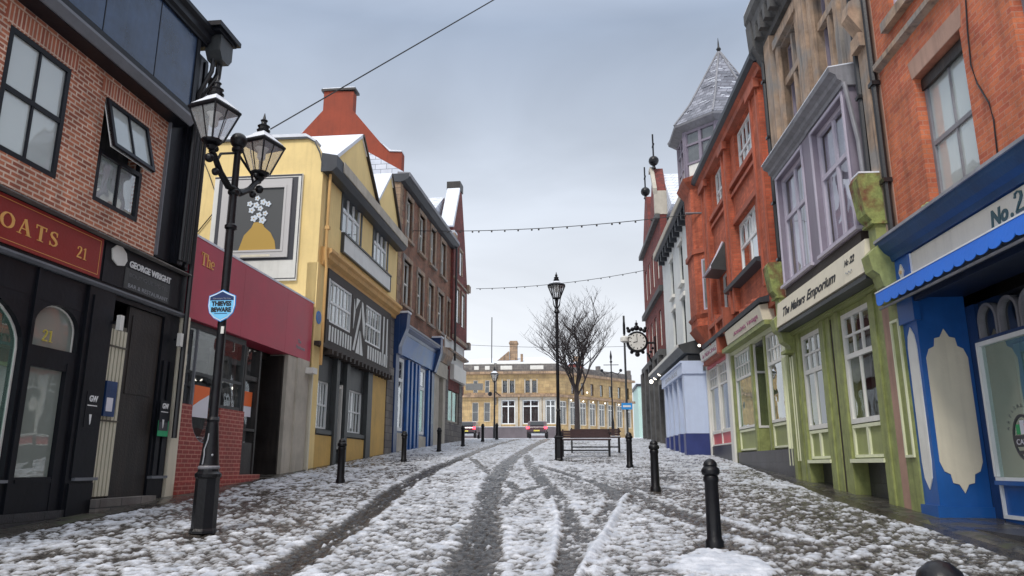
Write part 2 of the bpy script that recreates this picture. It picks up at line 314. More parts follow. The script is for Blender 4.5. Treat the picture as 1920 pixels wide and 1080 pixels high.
class Thing:
    def __init__(s,name,label,cat,loc,ang=0,sg=-1,group=None):
        """ang: direction of +u in degrees clockwise from +Y"""
        s.root=bpy.data.objects.new(name,None); col.objects.link(s.root); s.root.empty_display_size=.3
        s.root.location=loc; s.root.rotation_euler=(0,0,pi/2-radians(ang))
        s.root['label']=label; s.root['category']=cat
        if group: s.root['group']=group
        s.sg=sg; s.z0=loc[2]; s.u0=0
    KEEP={'crown','numerals','bulbs','carved_panel','balustrade','bare_slates','infill_panels','quoins','slatted_shutter','room','curtain','glazing_bar','string_course','jetty_beam','lantern_bars','display','shelf','moss_tuft','crest','arched_lights','shutter_back','spire_hips','turret_frame','turret_panes','turret_panels','tracery','cafe_emblem','sign_flourish','mark','lettering','flag_band','window','panel_moulding','riser_trim','body','eaves','cornice','awning_valance','parapet_snow','wing_parapet','backrest','seat','foot_rail','arms','bracket','hands','wall','frame','sash','pole','cradle','paint_drip','shop_window','board_edge','round_frame','gutter_edge','wall_bracket','shopfront','entrance_window','turret_window','sign_border','sign_trim','panel_frame','ground_floor'}
    def part(s,name,mat,*shapes,par=None,smooth=False,label=None,fn=None,keep=False):
        if not keep and name not in s.KEEP and len(shapes)>1:
            sh=[join([q]) for q in shapes]; bb=[[(min(v[i] for v in q[0])-.02,max(v[i] for v in q[0])+.02) for i in range(3)] for q in sh]
            g=list(range(len(sh)))
            def fd(i):
                while g[i]!=i: i=g[i]
                return i
            for i in range(len(sh)):
                for j in range(i):
                    if all(bb[i][k][0]<bb[j][k][1] and bb[j][k][0]<bb[i][k][1] for k in range(3)): g[fd(i)]=fd(j)
            cl={}
            for i in range(len(sh)): cl.setdefault(fd(i),[]).append(sh[i])
            if 1<len(cl)<=16:
                r=[s.part(name,mat,*c,par=par,smooth=smooth,label=label,fn=fn,keep=True) for c in cl.values()]; return r[0]
        V,F=join(list(shapes))
        if fn: V=[fn(p) for p in V]
        V=[(p[0]-s.u0,s.sg*p[1],p[2]-s.z0) for p in V]
        o=bpy.data.objects.new(name,mesh(name,V,F,mat,smooth)); col.objects.link(o)
        o.parent=par or s.root
        if label: o['label']=label
        return o
    def wall(s,name,mat,u0,u1,z0,z1,holes=(),n=0,t=.3,fn=None,par=None):
        us=sorted({u0,u1,*[h[0] for h in holes],*[h[1] for h in holes]}); zs=sorted({z0,z1,*[h[2] for h in holes],*[h[3] for h in holes]})
        us=[u for u in us if u0<=u<=u1]; zs=[z for z in zs if z0<=z<=z1]
        sh=[]
        for a,b in zip(zs,zs[1:]):
            run=None
            for c,d in zip(us,us[1:]):
                cz,cu=(a+b)/2,(c+d)/2
                inh=any(h[0]<cu<h[1] and h[2]<cz<h[3] for h in holes)
                if inh:
                    if run: sh.append(bx(run[0],run[1],n-t,n,a,b)); run=None
                else: run=(run[0],d) if run else (c,d)
            if run: sh.append(bx(run[0],run[1],n-t,n,a,b))
        return s.part(name,mat,*sh,fn=fn,par=par)
    def window(s,u0,u1,z0,z1,cols=2,rows=2,n=-.12,fw=.06,bw=.03,frame='white_paint',glass='glass',back='room_dark',zs=None,rowsb=None,fn=None,name='window',bd=.2,curtain=None,colsb=None,sill=None,sillm='sand_stone'):
        d=.035; sh=[bx(u0,u0+fw,n-d,n+d,z0,z1),bx(u1-fw,u1,n-d,n+d,z0,z1),bx(u0+fw,u1-fw,n-d,n+d,z0,z0+fw),bx(u0+fw,u1-fw,n-d,n+d,z1-fw,z1)]
        def grid(a,b,c,e,cc,rr):
            for i in range(1,cc):
                x=a+(b-a)*i/cc; sh.append(bx(x-bw/2,x+bw/2,n-.02,n+.024,c,e))
            for j in range(1,rr):
                z=c+(e-c)*j/rr; sh.append(bx(a,b,n-.017,n+.020,z-bw/2,z+bw/2))
        if zs is None: grid(u0+fw,u1-fw,z0+fw,z1-fw,cols,rows)
        else:
            sh.append(bx(u0+fw,u1-fw,n-.03,n+.031,zs-fw*.5,zs+fw*.5))
            grid(u0+fw,u1-fw,z0+fw,zs-fw*.5,colsb or cols,rowsb or 1); grid(u0+fw,u1-fw,zs+fw*.5,z1-fw,cols,rows)
        if sill: sh.append(pu([(n,z0-.07),(sill,z0-.09),(sill,z0-.03),(n,z0-.005)],u0-.05,u1+.05))
        f=s.part(name,frame,*sh,fn=fn)
        s.part('pane',glass,bx(u0+fw*.5,u1-fw*.5,n-.012,n-.004,z0+fw*.5,z1-fw*.5),par=f,fn=fn)
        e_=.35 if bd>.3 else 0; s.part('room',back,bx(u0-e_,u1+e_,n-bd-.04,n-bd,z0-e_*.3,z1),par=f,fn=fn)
        if curtain:
            mt,frac=curtain; sh=[]
            for a,b in ((u0+fw,u0+fw+(u1-u0)*frac),(u1-fw-(u1-u0)*frac,u1-fw)):
                k=max(int((b-a)/.07),4); pts=[(a+(b-a)*i/k, n-.10+.022*(-1)**i) for i in range(k+1)]
                sh.append(pz(pts+[(p[0],p[1]-.01) for p in reversed(pts)],z0+fw,z1-fw))
            s.part('curtain',mt,*sh,par=f,fn=fn)
        return f
def text_shape(txt,size,bold=0,shear=0,sx=1,spacing=1):
    c=bpy.data.curves.new('t','FONT'); c.body=txt; c.size=size; c.offset=bold; c.shear=shear; c.space_character=spacing; c.resolution_u=3
    o=bpy.data.objects.new('t',c); col.objects.link(o); bpy.context.view_layer.update()
    me=o.to_mesh(); V=[(v.co.x*sx,v.co.y) for v in me.vertices]; F=[tuple(p.vertices) for p in me.polygons]
    o.to_mesh_clear(); bpy.data.objects.remove(o); bpy.data.curves.remove(c)
    return V,F
def put_text(T,name,mat,txt,size,u,z,n,dir=1,par=None,th=.012,width=None,**k):
    V,F=text_shape(txt,size,**k)
    w0=min(p[0] for p in V); w1=max(p[0] for p in V); s=1
    if width: s=width/(w1-w0)
    me_v=[(u+dir*(p[0]-w0)*s,n,z+p[1]) for p in V]; k0=len(V)
    # front sheet plus back sheet and rim
    V2=me_v+[(p[0],n-th,p[2]) for p in me_v]
    from collections import Counter
    ec=Counter()
    for f in F:
        for a,b in zip(f,f[1:]+f[:1]): ec[frozenset((a,b))]+=1
    F2=list(F)+[tuple(i+k0 for i in reversed(f)) for f in F]
    for f in F:
        for a,b in zip(f,f[1:]+f[:1]):
            if ec[frozenset((a,b))]==1: F2.append((a,b,b+k0,a+k0))
    return T.part(name,mat,(V2,F2),par=par)
def stroke(pts,ws):
    """ribbon in 2D, returned as list of quads"""
    out=[]; P=[Vector(p) for p in pts]; L=[];Rr=[]
    for i,p in enumerate(P):
        d=(P[min(i+1,len(P)-1)]-P[max(i-1,0)]).normalized(); nn=Vector((-d.y,d.x))
        w=ws[i] if isinstance(ws,(list,tuple)) else ws
        L.append(p+nn*w/2); Rr.append(p-nn*w/2)
    for i in range(len(P)-1): out.append([tuple(L[i]),tuple(L[i+1]),tuple(Rr[i+1]),tuple(Rr[i])])
    return out
def ell(cx,cy,rx,ry,a0,a1,k=20,w0=.06,w1=.18):
    pts=[];ws=[]
    for i in range(k+1):
        t=a0+(a1-a0)*i/k; pts.append((cx+rx*cos(t),cy+ry*sin(t))); ws.append(w0+(w1-w0)*abs(cos(t)))
    return stroke(pts,ws)
def serif(ch):
    q=[]
    R=lambda x0,y0,x1,y1:[(x0,y0),(x1,y0),(x1,y1),(x0,y1)]
    if ch=='O': q=ell(.42,.5,.36,.45,0,2*pi,28); return q,.86
    if ch=='A': return stroke([(.14,.02),(.43,1)],.07)+stroke([(.43,1.0),(.74,.02)],.17)+[R(.25,.32,.62,.39),R(0,0,.28,.05),R(.56,0,.94,.05)],.94
    if ch=='T': return [R(.3,0,.48,1),R(.03,.93,.75,1),R(.03,.75,.09,.96),R(.69,.75,.75,.96),R(.18,0,.6,.05)],.78
    if ch=='S': return stroke([(.52,.80),(.45,.93),(.30,.96),(.15,.88),(.10,.74),(.20,.60),(.34,.5),(.48,.40),(.55,.26),(.48,.12),(.32,.04),(.16,.07),(.08,.22)],[.04,.07,.08,.12,.15,.17,.18,.17,.15,.12,.08,.07,.04])+[R(.5,.70,.55,.97),R(.05,.03,.10,.30)],.66
    if ch=='2': return stroke([(.08,.72),(.12,.9),(.28,.97),(.45,.88),(.47,.7),(.36,.48),(.18,.24),(.06,.06)],[.12,.09,.07,.13,.15,.13,.08,.06])+[R(.05,0,.56,.12)],.64
    if ch=='1': return [R(.16,0,.30,1),R(.05,0,.42,.05)]+stroke([(.04,.82),(.18,.96)],.07),.46
    if ch=='h': return [R(.08,0,.2,1),R(0,0,.28,.05),R(.42,0,.54,.5),R(.34,0,.62,.05)]+ell(.31,.45,.17,.18,0,pi,8,.06,.11),.64
    if ch=='e': return ell(.27,.32,.22,.29,.1,5.5,18,.05,.13)+[R(.1,.30,.48,.36)],.56
    return [],.4
def serif_text(T,name,mat,s,h,u,z,n,dir=1,par=None,k=1.0,gap=.06):
    x=0; sh=[]
    for i,ch in enumerate(s):
        q,wd=serif(ch)
        for j,poly in enumerate(q):
            dn=.0007*((j*7)%9); sh.append(pr([(u+dir*(x+p[0]*k)*h, z+p[1]*h) for p in poly],n-.012,n+.001+dn))
        x+=(wd+gap)*k
    return T.part(name,mat,*sh,par=par)
def tag(o,label,cat,group=None,kind=None):
    if label: o['label']=label
    if cat: o['category']=cat
    if group: o['group']=group
    if kind: o['kind']=kind
    return o
def copy_tree(o,parent=None):
    c=o.copy(); col.objects.link(c); c.parent=parent
    for ch in [x for x in bpy.data.objects if x.parent==o]: copy_tree(ch,c)
    return c

def fac(name,label,cat,side,u0,group=None):
    ox,oy,ang,sg={'L':(-7.57,14.5,1.26,-1),'B':(-7.24,29.5,3.0,-1),'R':(5.1,12.5,-1.1,1)}[side]
    a=radians(ang); x=ox+sin(a)*u0; y=oy+cos(a)*u0
    T=Thing(name,label,cat,(x,y,gz(y)-.05),ang,sg,group); T.u0=u0; return T
def base_z(side,u):
    ox,oy,ang,sg={'L':(-7.57,14.5,1.26,-1),'B':(-7.24,29.5,3.0,-1),'R':(5.1,12.5,-1.1,1)}[side]
    return gz(oy+cos(radians(ang))*u)
# ---------------------------------------------------------------- ground sheet
def vnoise(x,y,seed=0):
    xi=np.floor(x).astype(np.int64); yi=np.floor(y).astype(np.int64); xf=x-xi; yf=y-yi
    def h(a,b):
        n=(a*374761393+b*668265263+seed*974634777)&0xffffffff
        n=((n^(n>>13))*1274126177)&0xffffffff; n=(n^(n>>16))&0xffffffff
        return n/4294967295.0*2-1
    u=xf*xf*(3-2*xf); v=yf*yf*(3-2*yf)
    return (h(xi,yi)*(1-u)+h(xi+1,yi)*u)*(1-v)+(h(xi,yi+1)*(1-u)+h(xi+1,yi+1)*u)*v
def fbm(x,y,o=4,seed=0,g=.5):
    s=0;a=1;t=0
    for i in range(o): s=s+a*vnoise(x*2**i+i*17.3,y*2**i-i*9.1,seed+i); t+=a; a*=g
    return s/t
def gzv(y): return np.array([gz(float(t)) for t in y])
def sstep(a,b,x): t=np.clip((x-a)/(b-a),0,1); return t*t*(3-2*t)
def grid_mesh(name,X,Y,Z,attr=None):
    r,c=X.shape; V=np.stack([X,Y,Z],-1).reshape(-1,3).astype(np.float32)
    i=np.arange(r*c).reshape(r,c); F=np.stack([i[:-1,:-1],i[:-1,1:],i[1:,1:],i[1:,:-1]],-1).reshape(-1,4)
    me=bpy.data.meshes.new(name); me.vertices.add(len(V)); me.vertices.foreach_set('co',V.ravel())
    me.loops.add(F.size); me.loops.foreach_set('vertex_index',F.ravel().astype(np.int32))
    me.polygons.add(len(F)); me.polygons.foreach_set('loop_start',np.arange(0,F.size,4,dtype=np.int32))
    try: me.polygons.foreach_set('loop_total',np.full(len(F),4,dtype=np.int32))
    except Exception: pass
    me.polygons.foreach_set('use_smooth',np.ones(len(F),bool)); me.update(calc_edges=True)
    for k,a in (attr or {}).items():
        at=me.attributes.new(k,'FLOAT','POINT'); at.data.foreach_set('value',a.ravel().astype(np.float32))
    o=bpy.data.objects.new(name,me); col.objects.link(o); return o
ys=np.concatenate([np.linspace(-60,110,171),[130,170,250,400,700]]); xs=np.concatenate([[-600,-300,-150],np.linspace(-80,80,65),[150,300,600]])
X,Y=np.meshgrid(xs,ys); Z=gzv(ys)[:,None]+0*X-.05
g=grid_mesh('ground',X,Y,Z); g.data.materials.append(M['snow']); g['kind']='structure'
# ---------------------------------------------------------------- street: setts, trodden slushy snow and tyre tracks
def street_material():
    m,nt,b=newmat('slushy_setts'); N=nt.nodes.new; L=nt.links.new
    at=N('ShaderNodeAttribute'); at.attribute_name='snow'; a2=N('ShaderNodeAttribute'); a2.attribute_name='joint'; a3=N('ShaderNodeAttribute'); a3.attribute_name='tint'
    tc=N('ShaderNodeTexCoord')
    n=N('ShaderNodeTexNoise'); n.inputs['Scale'].default_value=34; n.inputs['Detail'].default_value=6; n.inputs['Roughness'].default_value=.7; L(tc.outputs['Object'],n.inputs['Vector'])
    ad=N('ShaderNodeMath'); ad.operation='MULTIPLY_ADD'; ad.inputs[1].default_value=.9; L(n.outputs[0],ad.inputs[0]); L(at.outputs['Fac'],ad.inputs[2])
    mr=N('ShaderNodeMapRange'); mr.inputs[1].default_value=.74; mr.inputs[2].default_value=1.42; L(ad.outputs[0],mr.inputs[0])
    rs=N('ShaderNodeValToRGB'); e=rs.color_ramp.elements; e[0].position=.25; e[0].color=(.36,.40,.47,1); e[1].position=.75; e[1].color=(.80,.82,.87,1)
    n2=N('ShaderNodeTexNoise'); n2.inputs['Scale'].default_value=5; n2.inputs['Detail'].default_value=7; L(tc.outputs['Object'],n2.inputs['Vector']); L(n2.outputs[0],rs.inputs[0])
    st=N('ShaderNodeValToRGB'); e=st.color_ramp.elements; e[0].position=.3; e[0].color=(.016,.015,.014,1); e[1].position=.75; e[1].color=(.115,.10,.088,1)
    n3=N('ShaderNodeTexNoise'); n3.inputs['Scale'].default_value=14; n3.inputs['Detail'].default_value=6; L(tc.outputs['Object'],n3.inputs['Vector']); L(n3.outputs[0],st.inputs[0])
    tn=N('ShaderNodeMix'); tn.data_type='RGBA'; tn.blend_type='MULTIPLY'; L(a3.outputs['Fac'],tn.inputs[0]); L(st.outputs[0],tn.inputs[6]); tn.inputs[7].default_value=(.9,.82,.74,1)
    jm=N('ShaderNodeMix'); jm.data_type='RGBA'; L(a2.outputs['Fac'],jm.inputs[0]); L(tn.outputs[2],jm.inputs[6]); jm.inputs[7].default_value=(.014,.013,.012,1)
    # dirty slush between stone and clean snow
    ds=N('ShaderNodeMapRange'); ds.inputs[1].default_value=.46; ds.inputs[2].default_value=1.0; L(ad.outputs[0],ds.inputs[0])
    sl=N('ShaderNodeMix'); sl.data_type='RGBA'; L(ds.outputs[0],sl.inputs[0]); L(jm.outputs[2],sl.inputs[6]); sl.inputs[7].default_value=(.25,.24,.23,1)
    a4=N('ShaderNodeAttribute'); a4.attribute_name='wet'; wm=N('ShaderNodeMix'); wm.data_type='RGBA'; wm.blend_type='MULTIPLY'; L(a4.outputs['Fac'],wm.inputs[0]); L(sl.outputs[2],wm.inputs[6]); wm.inputs[7].default_value=(.38,.35,.31,1); sl=wm
    x=N('ShaderNodeMix'); x.data_type='RGBA'; L(mr.outputs[0],x.inputs[0]); L(sl.outputs[2],x.inputs[6]); L(rs.outputs[0],x.inputs[7])
    L(x.outputs[2],b.inputs['Base Color'])
    rg=N('ShaderNodeMapRange'); rg.inputs[3].default_value=.2; rg.inputs[4].default_value=.75; L(mr.outputs[0],rg.inputs[0]); L(rg.outputs[0],b.inputs['Roughness'])
    n4=N('ShaderNodeTexNoise'); n4.inputs['Scale'].default_value=60; n4.inputs['Detail'].default_value=5; L(tc.outputs['Object'],n4.inputs['Vector'])
    bp=N('ShaderNodeBump'); bp.inputs['Strength'].default_value=.7; bp.inputs['Distance'].default_value=.012; L(n4.outputs[0],bp.inputs['Height']); L(bp.outputs[0],b.inputs['Normal'])
    return m
street_material()
ys=[2.2]
while ys[-1]<50: ys.append(ys[-1]+max(.013,ys[-1]*.0042))
ys=np.array(ys); xs=np.linspace(-7.9,5.3,620)
X,Y=np.meshgrid(xs,ys)
def pd(pts):
    best=np.full(X.shape,1e9)
    # resample smoothly (Catmull-Rom)
    P=[np.array(p,float) for p in pts]; P=[2*P[0]-P[1]]+P+[2*P[-1]-P[-2]]; Q=[]
    for i in range(1,len(P)-2):
        for t in np.linspace(0,1,6,endpoint=False):
            a,b,c,d=P[i-1:i+3]; Q.append(.5*((2*b)+(-a+c)*t+(2*a-5*b+4*c-d)*t*t+(-a+3*b-3*c+d)*t**3))
    Q.append(P[-2])
    for a,b in zip(Q,Q[1:]):
        d=b-a; L2=d@d+1e-9; t=np.clip(((X-a[0])*d[0]+(Y-a[1])*d[1])/L2,0,1)
        best=np.minimum(best,np.hypot(X-a[0]-d[0]*t,Y-a[1]-d[1]*t))
    return best
wob=.05*fbm(X*2.2,Y*1.6,3,5)
TR=[([(-2.6,2.0),(-2.75,5.0),(-2.84,7.3),(-3.06,10.1),(-3.2,11.8),(-3.6,15.5),(-3.85,20.2),(-3.96,27.4),(-3.84,37.5),(-3.3,45.3),(-2.6,50)],.17,1.0),
    ([(-.85,2.0),(-.92,5),(-1.02,7.4),(-1.25,10.1),(-1.42,12),(-1.8,16.7),(-2.06,23),(-2.05,32),(-1.7,43.6),(-1.2,50)],.19,1.0),
    ([(-1.25,12.6),(-1.12,14.6),(-.75,15.9),(-.2,16.6)],.10,.55),
    ([(-1.8,27.9),(-1.4,23),(-.97,19.1),(-.52,15.4),(-.2,12.4),(-.06,10.2),(-.10,7.8),(-.2,5.2),(-.3,2.2)],.14,.62),
    ([(-1.7,27),(-1.3,23.4),(-.4,19.8),(.3,17.2),(.65,15.2),(.62,13.2),(.36,11.2),(.13,9.4),(-.02,7.7),(-.1,5)],.11,.5),
    ([(-3.75,26.8),(-2.65,21.6),(-2.0,18.6)],.10,.65),([(-1.55,17.1),(-1.1,15.2),(-.8,15.9)],.11,.8),
    ([(.8,15.2),(1.3,12.5),(1.9,10.5),(2.5,9)],.22,.35)]
track=np.zeros(X.shape); ridge=np.zeros(X.shape)
for pts,wd,st in TR:
    d=pd(pts)+wob; wd=wd*(1+.25*fbm(Y*.7,X*0+wd*30,2,9))
    track=np.maximum(track,st*(1-sstep(wd*.35,wd*1.75,d))); ridge=np.maximum(ridge,np.exp(-((d-wd*1.6)/(wd*.4))**2))
dr=pd([(.95,14.4),(.78,13.4),(.42,10.4),(0.02,7.5),(-.1,6)]); line=np.exp(-(dr/.05)**2)
d2=pd([(-.46,14),(-.28,11),(-.27,7.8),(-.45,5)]); line=np.maximum(line,.7*np.exp(-(d2/.045)**2))
patch=np.exp(-(((X-.85)/.5)**2+((Y-14.8)/1.3)**2))
clean=sstep(.2,.6,np.exp(-(((X-1.45)/.42)**2+((Y-8.05)/.55)**2))+.25*fbm(X*4,Y*4,3,77))*sstep(9.6,8.7,Y)
clean=np.maximum(clean,.9*np.exp(-(((X-1.3)/.5)**2+((Y-4.6)/.9)**2)))
nz=fbm(X*10.5,Y*10.5,4,1,.68); big=fbm(X*.9,Y*.5,3,3); mid=fbm(X*2.6,Y*2.6,3,11)
edgeL=np.interp(Y,[2,10,12.6,14.5,16,18,20.4,50],[-7.35,-7.18,-7.05,-7.0,-7.3,-7.3,-7.35,-7.2])+.05*mid
edgeR=np.interp(Y,[2,8.2,10.7,12.4,15.5,20,26,50],[4.45,4.5,4.55,4.45,4.55,4.75,4.95,4.9])+.05*mid
right=sstep(.9,1.7,X)*sstep(24,13,Y)
# setts
rw=.15; cl=.21; row=np.floor(Y/rw+.12*vnoise(X*1.5,Y*.8,31)); ry=Y/rw+.12*vnoise(X*1.5,Y*.8,31)
jx=(X+np.where(row.astype(int)%2==0,0,cl/2)+.05*vnoise(row*3.7,X*0+.5,4))/cl
fx=np.abs(jx-np.floor(jx)-.5)*2; fy=np.abs(ry-row-.5)*2
joint=np.maximum(sstep(.62,.98,fx),sstep(.58,.98,fy))*sstep(36,18,Y)
def hashc(a,b,sd):
    n=(a.astype(np.int64)*374761393+b.astype(np.int64)*668265263+sd*974634777)&0xffffffff
    n=((n^(n>>13))*1274126177)&0xffffffff; return ((n^(n>>16))&0xffffffff)/4294967295.0*2-1
cell=hashc(np.floor(jx),row,3)
bias=.13+.34*big+.34*mid-.20*right*(1-.8*sstep(3.6,4.4,X))
bias=np.where(X<-4.3,bias-.05,bias)
near=sstep(30,14,Y)
s=nz*1.0+.42*fbm(X*23,Y*23,2,55)+.20*cell*near-.42*joint*(.45+.55*near)+bias
s=s-.98*track*(1+.3*mid)+track*(1.3*fbm(X*13+wob*30,Y*.8,3,61)+.7*fbm(X*19,Y*19,2,62)-.10)-.6*patch+.28*ridge*(1-track)*(Y<40)+1.3*line+2.2*clean
s=s-.5*sstep(.35,.6,vnoise(X*.35+8,Y*.22,21))*sstep(20,6,Y)*(X<-4)*.6
for px_,py_,rr in [(-4.82,9.75,.34),(-.55,24.87,.3),(1.55,9.06,.2),(1.54,15.27,.2),(1.49,21.5,.2),(-5.25,16.84,.2),(-5.54,24.36,.2),(-5.5,30.5,.2)]:
    s=s-1.1*np.exp(-(((X-px_)**2+(Y-py_+.05)**2)/rr**2))
fr_=np.random.RandomState(5)
for (x0,y0,x1,y1) in ((-4.2,4.5,-5.6,14),(-5.9,8,-6.2,20),(3.0,4,2.4,16),(3.6,6,3.9,20),(-.3,6,.9,24),(2.2,10,-3,22)):
    n_=int(hypot(x1-x0,y1-y0)/.36)
    for k_ in range(n_):
        t_=k_/n_; sd=.11*(-1)**k_; fx_=x0+(x1-x0)*t_+sd+.06*fr_.randn(); fy_=y0+(y1-y0)*t_+.05*fr_.randn()
        i0,i1=np.searchsorted(ys,[fy_-.3,fy_+.3]); j0,j1=np.searchsorted(xs,[fx_-.2,fx_+.2])
        s[i0:i1,j0:j1]-=.75*np.exp(-(((X[i0:i1,j0:j1]-fx_)/.055)**2+((Y[i0:i1,j0:j1]-fy_)/.14)**2))
snow=sstep(-.60,.66,s)
inside=sstep(0,.10,X-edgeL)*sstep(0,.10,edgeR-X)
snow*=inside
stone=-.018*joint+.006*cell+.004*fbm(X*30,Y*30,2,4)
tread=.004*np.sin(Y*2*pi/.07)*track*sstep(16,8,Y)
H=stone*(1-.55*snow)+snow*(.018+.019*np.clip(nz,-.4,1)+.008*fbm(X*26,Y*26,3,6))+.04*line*inside+.010*ridge*inside*(1-track)+.02*clean+tread-.012*track+.010*track*fbm(X*20,Y*20,2,63)+.03*big*.4
H=H*inside+(1-inside)*(-.004)
Z=gzv(ys)[:,None]+H
st=grid_mesh('street',X,Y,Z,{'snow':snow,'joint':joint*(1-.45*track),'wet':np.clip(sstep(.35,1.0,track)*(.75+.5*nz),0,1),'tint':np.clip(.5+.8*right+.5*cell,0,1)})
st.data.materials.append(M['slushy_setts']); st['kind']='structure'
# wet stone pavements along both frontages
def wetmat():
    m,nt,b=newmat('wet_slabs'); N=nt.nodes.new; L=nt.links.new
    tc=N('ShaderNodeTexCoord'); br=N('ShaderNodeTexBrick'); br.inputs['Scale'].default_value=1; br.inputs['Brick Width'].default_value=.6; br.inputs['Row Height'].default_value=.45; br.inputs['Mortar Size'].default_value=.008
    br.inputs['Color1'].default_value=(.075,.068,.058,1); br.inputs['Color2'].default_value=(.045,.042,.038,1); br.inputs['Mortar'].default_value=(.015,.015,.014,1); L(tc.outputs['Object'],br.inputs['Vector'])
    n=N('ShaderNodeTexNoise'); n.inputs['Scale'].default_value=2.3; n.inputs['Detail'].default_value=8; L(tc.outputs['Object'],n.inputs['Vector'])
    mr=N('ShaderNodeMapRange'); mr.inputs[1].default_value=.35; mr.inputs[2].default_value=.65; mr.inputs[3].default_value=.08; mr.inputs[4].default_value=.5; L(n.outputs[0],mr.inputs[0]); L(mr.outputs[0],b.inputs['Roughness'])
    x=N('ShaderNodeMix'); x.data_type='RGBA'; x.inputs[7].default_value=(.06,.075,.03,1); r=N('ShaderNodeMapRange'); r.inputs[1].default_value=.55; r.inputs[2].default_value=.7; r.inputs[4].default_value=.6; L(n.outputs[0],r.inputs[0]); L(r.outputs[0],x.inputs[0]); L(br.outputs[0],x.inputs[6]); L(x.outputs[2],b.inputs['Base Color'])
    bp=N('ShaderNodeBump'); bp.inputs['Strength'].default_value=.4; bp.inputs['Distance'].default_value=.01; L(n.outputs[0],bp.inputs['Height']); L(bp.outputs[0],b.inputs['Normal'])
wetmat()
for side in (-1,1):
    ysp=np.linspace(-8,44,200); k=np.linspace(0,1,8); 
    if side<0: inner=np.interp(ysp,[-8,14.5,20,44],[-7.34,-7.10,-7.32,-6.6]); outer=np.interp(ysp,[-8,44],[-8.6,-7.4])
    else: inner=np.interp(ysp,[-8,14,26,44],[4.62,4.62,4.85,4.7]); outer=np.full(ysp.shape,6.0)
    a,bb=(outer,inner) if side<0 else (inner,outer)
    Xp=a[:,None]+(bb-a)[:,None]*k[None,:]; Yp=ysp[:,None]+0*Xp; Zp=gzv(ysp)[:,None]+.022+0*Xp
    e=0 if side>0 else -1; Zp[:,e]-=.05
    o=grid_mesh('pavement',Xp,Yp,Zp); o.data.materials.append(M['wet_slabs']); o['kind']='structure'
# ================================================================ LEFT SIDE
# ---- brick building with black shopfronts
T=fac('shop_building','red brick building with black shopfronts, OATS 21 sign and navy panelled top','shop','L',-9.4)
T.wall('wall','red_brick',-9.4,-1.97,5.22,7.95,[(-8.3,-7.1,5.66,7.46),(-5.87,-4.63,5.66,7.46),(-3.78,-2.58,5.66,7.46)],0)
T.part('body','dark_wood',bx(-9.4,-.75,-8,-.8,0,9.6))
T.part('lintel','red_brick_upright',*[bx(a-.12,b+.12,-.05,.012,7.463,7.76) for a,b in ((-8.3,-7.1),(-5.87,-4.63),(-3.78,-2.58))])
for a,b in ((-8.3,-7.1),(-5.87,-4.63)):
    T.window(a,b,5.66,7.46,2,1,n=-.03,fw=.075,bw=.04,frame='black_paint',zs=6.57,back='blind',bd=.12,glass='glass_white',colsb=2)
f=T.window(-3.78,-2.58,5.66,6.56,2,1,n=-.03,fw=.075,bw=.04,frame='black_paint',back='blind',bd=.14,glass='glass_bright')
# top light of the second window pushed open, hinged at its head
def tilt(p):
    a=radians(15); dz=p[2]-7.44; return (p[0],p[1]*cos(a)-dz*sin(a)+.0,7.44+dz*cos(a)+p[1]*sin(a))
T.window(-3.76,-2.60,6.55,7.44,2,1,n=0,fw=.07,bw=.035,frame='black_paint',back='blind',bd=.012,glass='glass_white',fn=tilt,name='open_window')  # white pane and pale backing imitate sky reflected in the tilted sash
T.part('window_head','black_paint',bx(-3.78,-2.58,-.1,-.04,7.42,7.459),bx(-3.775,-3.73,-.1,-.04,6.562,7.418),bx(-2.63,-2.585,-.1,-.04,6.562,7.418))
T.part('room','room_dark',bx(-3.72,-2.64,-.28,-.26,6.57,7.40))
T.part('cornice','black_paint',pu([(-.3,7.86),(.30,7.86),(.30,7.95),(.40,8.02),(.40,8.14),(.33,8.20),(-.3,8.20)],-9.4,-1.75))
T.part('cornice_lip','grey_trim',pu([(.302,7.87),(.33,7.87),(.42,7.98),(.42,8.03),(.402,8.03)],-9.4,-1.76))
sh=[]
for a,b in ((-9.4,-7.52),(-7.5,-6.02),(-6.0,-4.52),(-4.50,-3.10),(-3.08,-1.86)): sh.append(bx(a,b,-.3,.33,8.205,9.70))
T.part('panelling','navy_panel',*sh)
T.part('panel_joint','black_paint',*[bx(a-.008,a+.008,-.3,.337,8.206,9.699) for a in (-7.51,-6.01,-4.51,-3.09)],bx(-1.87,-1.76,-.3,.36,8.21,9.7))
T.part('parapet','black_paint',pu([(-.3,9.702),(.38,9.702),(.38,9.76),(.44,9.80),(.44,9.93),(.52,9.98),(.52,10.06),(-.3,10.06)],-9.4,-1.55))
T.part('roof_snow','snow',bx(-9.4,-1.6,-6,.46,10.062,10.09))
T.part('chimney','red_brick',bx(-4.4,-2.05,-1.9,-.55,10.0,13.2),bx(-4.5,-1.95,-2.0,-.45,12.4,12.5))
T.part('pilaster','black_paint',bx(-1.968,-1.5,-.5,.035,5.22,8.2),bx(-1.5,-.98,-.5,.10,5.22,9.7),bx(-1.44,-1.34,.10,.15,5.22,9.6),bx(-1.16,-1.06,.10,.15,5.22,9.6))
T.part('pilaster_edge','grey_trim',bx(-.98,-.88,-.5,.05,5.22,9.7),bx(-1.30,-1.20,.1,.118,5.25,9.6),bx(-1.97,-1.94,.0,.06,5.25,7.86))
T.part('rainwater_head','charcoal_paint',pr([(-1.5,10.05),(-1.0,10.05),(-1.0,9.66),(-1.12,9.5),(-1.38,9.5),(-1.5,9.66)],.3,.62))
T.part('rainwater_cap','black_paint',bx(-1.75,-.86,-.2,.72,10.06,10.16),bx(-1.66,-.94,-.2,.66,10.0,10.058))
